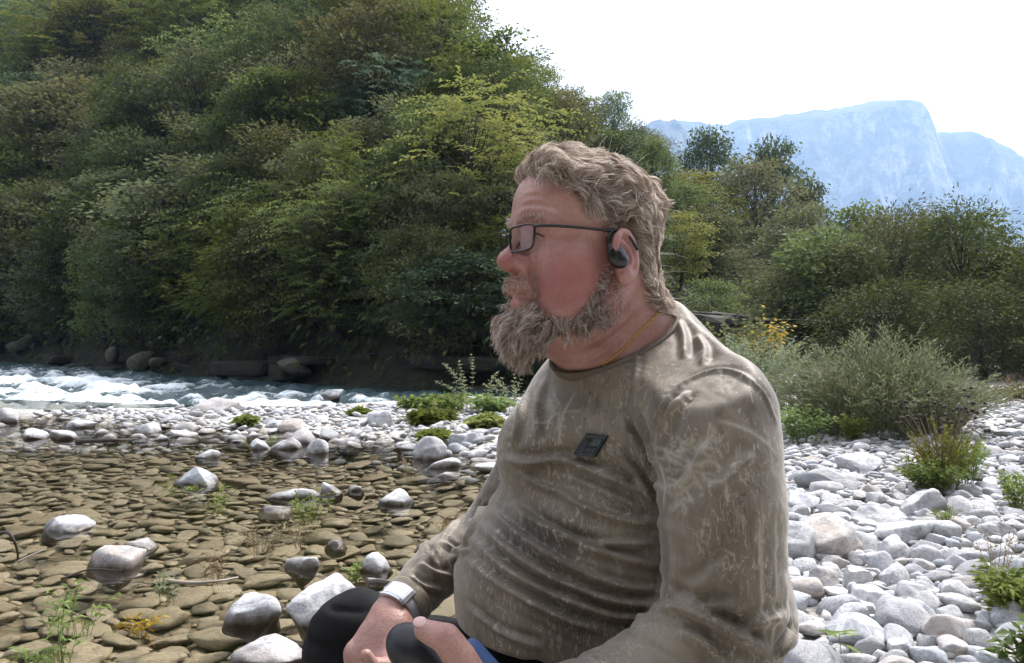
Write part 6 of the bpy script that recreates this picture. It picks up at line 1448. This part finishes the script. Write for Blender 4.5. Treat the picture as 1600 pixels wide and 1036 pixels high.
# wrist watch on the far wrist
ax = WR_R - P(650, 925, 1.37); ax /= np.linalg.norm(ax)
wc = P(624, 951, 1.337)
strap_m = mat('silver_mesh_strap', 0.42, (0.42, 0.43, 0.46), Metallic=0.6); case_m = mat('polished_steel', 0.22, (0.62, 0.63, 0.66), Metallic=0.9); face_m = mat('watch_face', 0.12, (0.66, 0.69, 0.74))
n = N(strap_m); n.link(n.bump(n.voronoi(n.coord(), 900), 0.6, 0.0006), n.b.inputs['Normal'])
wt = world_thing('wristwatch', 'silver wristwatch with pale face on the right wrist', 'watch', wc)
e1 = np.cross(ax, [0, 1, 0]); e1 /= np.linalg.norm(e1); e2 = np.cross(ax, e1)
def around(a, r_): return wc + r_ * (math.cos(a) * e1 + math.sin(a) * e2)
def band(a0, a1, r_, hw, th, nseg):
    V = []
    for a in np.linspace(a0, a1, nseg):
        d_ = math.cos(a) * e1 + math.sin(a) * e2
        for (w_, t_) in ((-hw, 0), (-hw, th), (-hw * 0.8, th * 1.3), (hw * 0.8, th * 1.3), (hw, th), (hw, 0)): V.append(wc + d_ * (r_ + t_) + ax * w_)
    V = np.array(V); i = (np.arange(nseg - 1)[:, None] * 6 + np.arange(6)[None]).ravel(); j = (np.arange(nseg - 1)[:, None] * 6 + (np.arange(6)[None] + 1) % 6).ravel()
    return V, [np.stack([i, j, j + 6, i + 6], 1)]
camdir = np.array([0, 0, CAMZ]) - wc; camdir /= np.linalg.norm(camdir)
tgt = P(606, 930, 1.30) - wc; a0 = math.atan2(tgt @ e2, tgt @ e1)
V_, F_ = band(a0 + 0.55, a0 + 2 * np.pi - 0.55, 0.0325, 0.010, 0.0022, 40); wpart('strap', mesh_from('strap', V_, F_), strap_m, wt)
V_, F_ = band(a0 - 0.62, a0 + 0.62, 0.0330, 0.0150, 0.0050, 10); ends = [np.array([[0, 1, 2, 3], [0, 3, 4, 5]]), np.array([[3, 2, 1, 0], [5, 4, 3, 0]]) + 54]
wpart('case', mesh_from('case', V_, [np.concatenate([F_[0]] + ends)], smooth=False), case_m, wt)
V_, F_ = band(a0 - 0.48, a0 + 0.48, 0.0388, 0.0118, 0.0012, 10); wpart('face', mesh_from('face', V_, [np.concatenate([F_[0]] + ends)], smooth=False), face_m, wt)
ck = around(a0 + 0.7, 0.037); V_, F_ = tube([ck + ax * -0.003, ck + ax * 0.003], 0.003, 10); wpart('lug', mesh_from('lug', V_, F_), case_m, wt)

# nail of the near thumb
nail_m = mat('fingernail', 0.3, (0.60, 0.40, 0.36)); tdir = P(664, 985, 0.948) - P(697, 998, 0.935); tdir /= np.linalg.norm(tdir); tup = np.array([0.1, -0.55, 0.8]); tup -= tdir * (tup @ tdir); tup /= np.linalg.norm(tup)
nl = ell(P(662, 983, 0.948) + tup * 0.0092 + tdir * 0.003, (0.0085, 0.0075, 0.0028), np.stack([tdir, np.cross(tup, tdir), tup], 1)); nc = P(662, 983, 0.948)
V_, Q_ = mesh_sdf(nl, nc - 0.025, nc + 0.025, 0.0012, 'nail'); child('thumb_nail', mesh_from('nail', V_, Q_), nail_m)
# black grip held in the near hand, with a pale seam line and a blue tube beside it
grip_m = mat('black_rubber_grip', 0.42, (0.008, 0.009, 0.013)); n = N(grip_m); n.link(n.bump(n.noise(n.coord(), 500, 2), 0.2, 0.0008), n.b.inputs['Normal'])
trim_m = mat('grey_trim', 0.35, (0.35, 0.37, 0.40)); blue_m = mat('blue_fabric', 0.7, (0.035, 0.075, 0.19))
g_root = world_thing('hand_grip', 'black rubber grip of a pole held in the near hand', 'grip', GA)
gx = (GB - GA) / np.linalg.norm(GB - GA)
gsdf = combine([('+', ell(GA + gx * 0.012, (0.033, 0.026, 0.0235), np.stack([gx, np.cross([0, 1, 0.], gx) / np.linalg.norm(np.cross([0, 1, 0.], gx)), np.cross(gx, np.cross([0, 1, 0.], gx) / np.linalg.norm(np.cross([0, 1, 0.], gx)))], 1)), 0), ('+', cone(GA + gx * 0.018, GB, 0.0215, 0.017), 0.012)])
V_, Q_ = mesh_sdf(gsdf, np.minimum(GA, GB) - 0.05, np.maximum(GA, GB) + 0.05, 0.0022, 'grip'); wpart('rubber_head', mesh_from('grip', V_, Q_), grip_m, g_root)
sq = np.cross(gx, [0, 1, 0.]); sq /= np.linalg.norm(sq); sq = sq if sq[2] < 0 else -sq
tl_ = [GA + gx * t_ + sq * (0.0245 * s2) + np.array([0, -0.0135, 0]) for t_, s2 in ((-0.010, 0.55), (0.004, 0.86), (0.02, 0.93), (0.04, 0.90), (0.06, 0.86))]
V_, F_ = tube(catmull(tl_, 16), 0.0018, 6); wpart('trim', mesh_from('trim', V_, F_), trim_m, g_root)
b_root = world_thing('blue_tube', 'short blue fabric tube sticking out below the near hand', 'tube', P(745, 1040, 0.955))
V_, F_ = tube(catmull([P(722, 1008, 0.975), P(748, 1040, 0.970), P(790, 1085, 0.97)], 12), [0.012, .016, .0175, .018, .018, .018, .018, .018, .018, .018, .018, .017], 14)
wpart('sleeve', mesh_from('tube', V_, F_), blue_m, b_root)
print('worn', time.time() - T0)
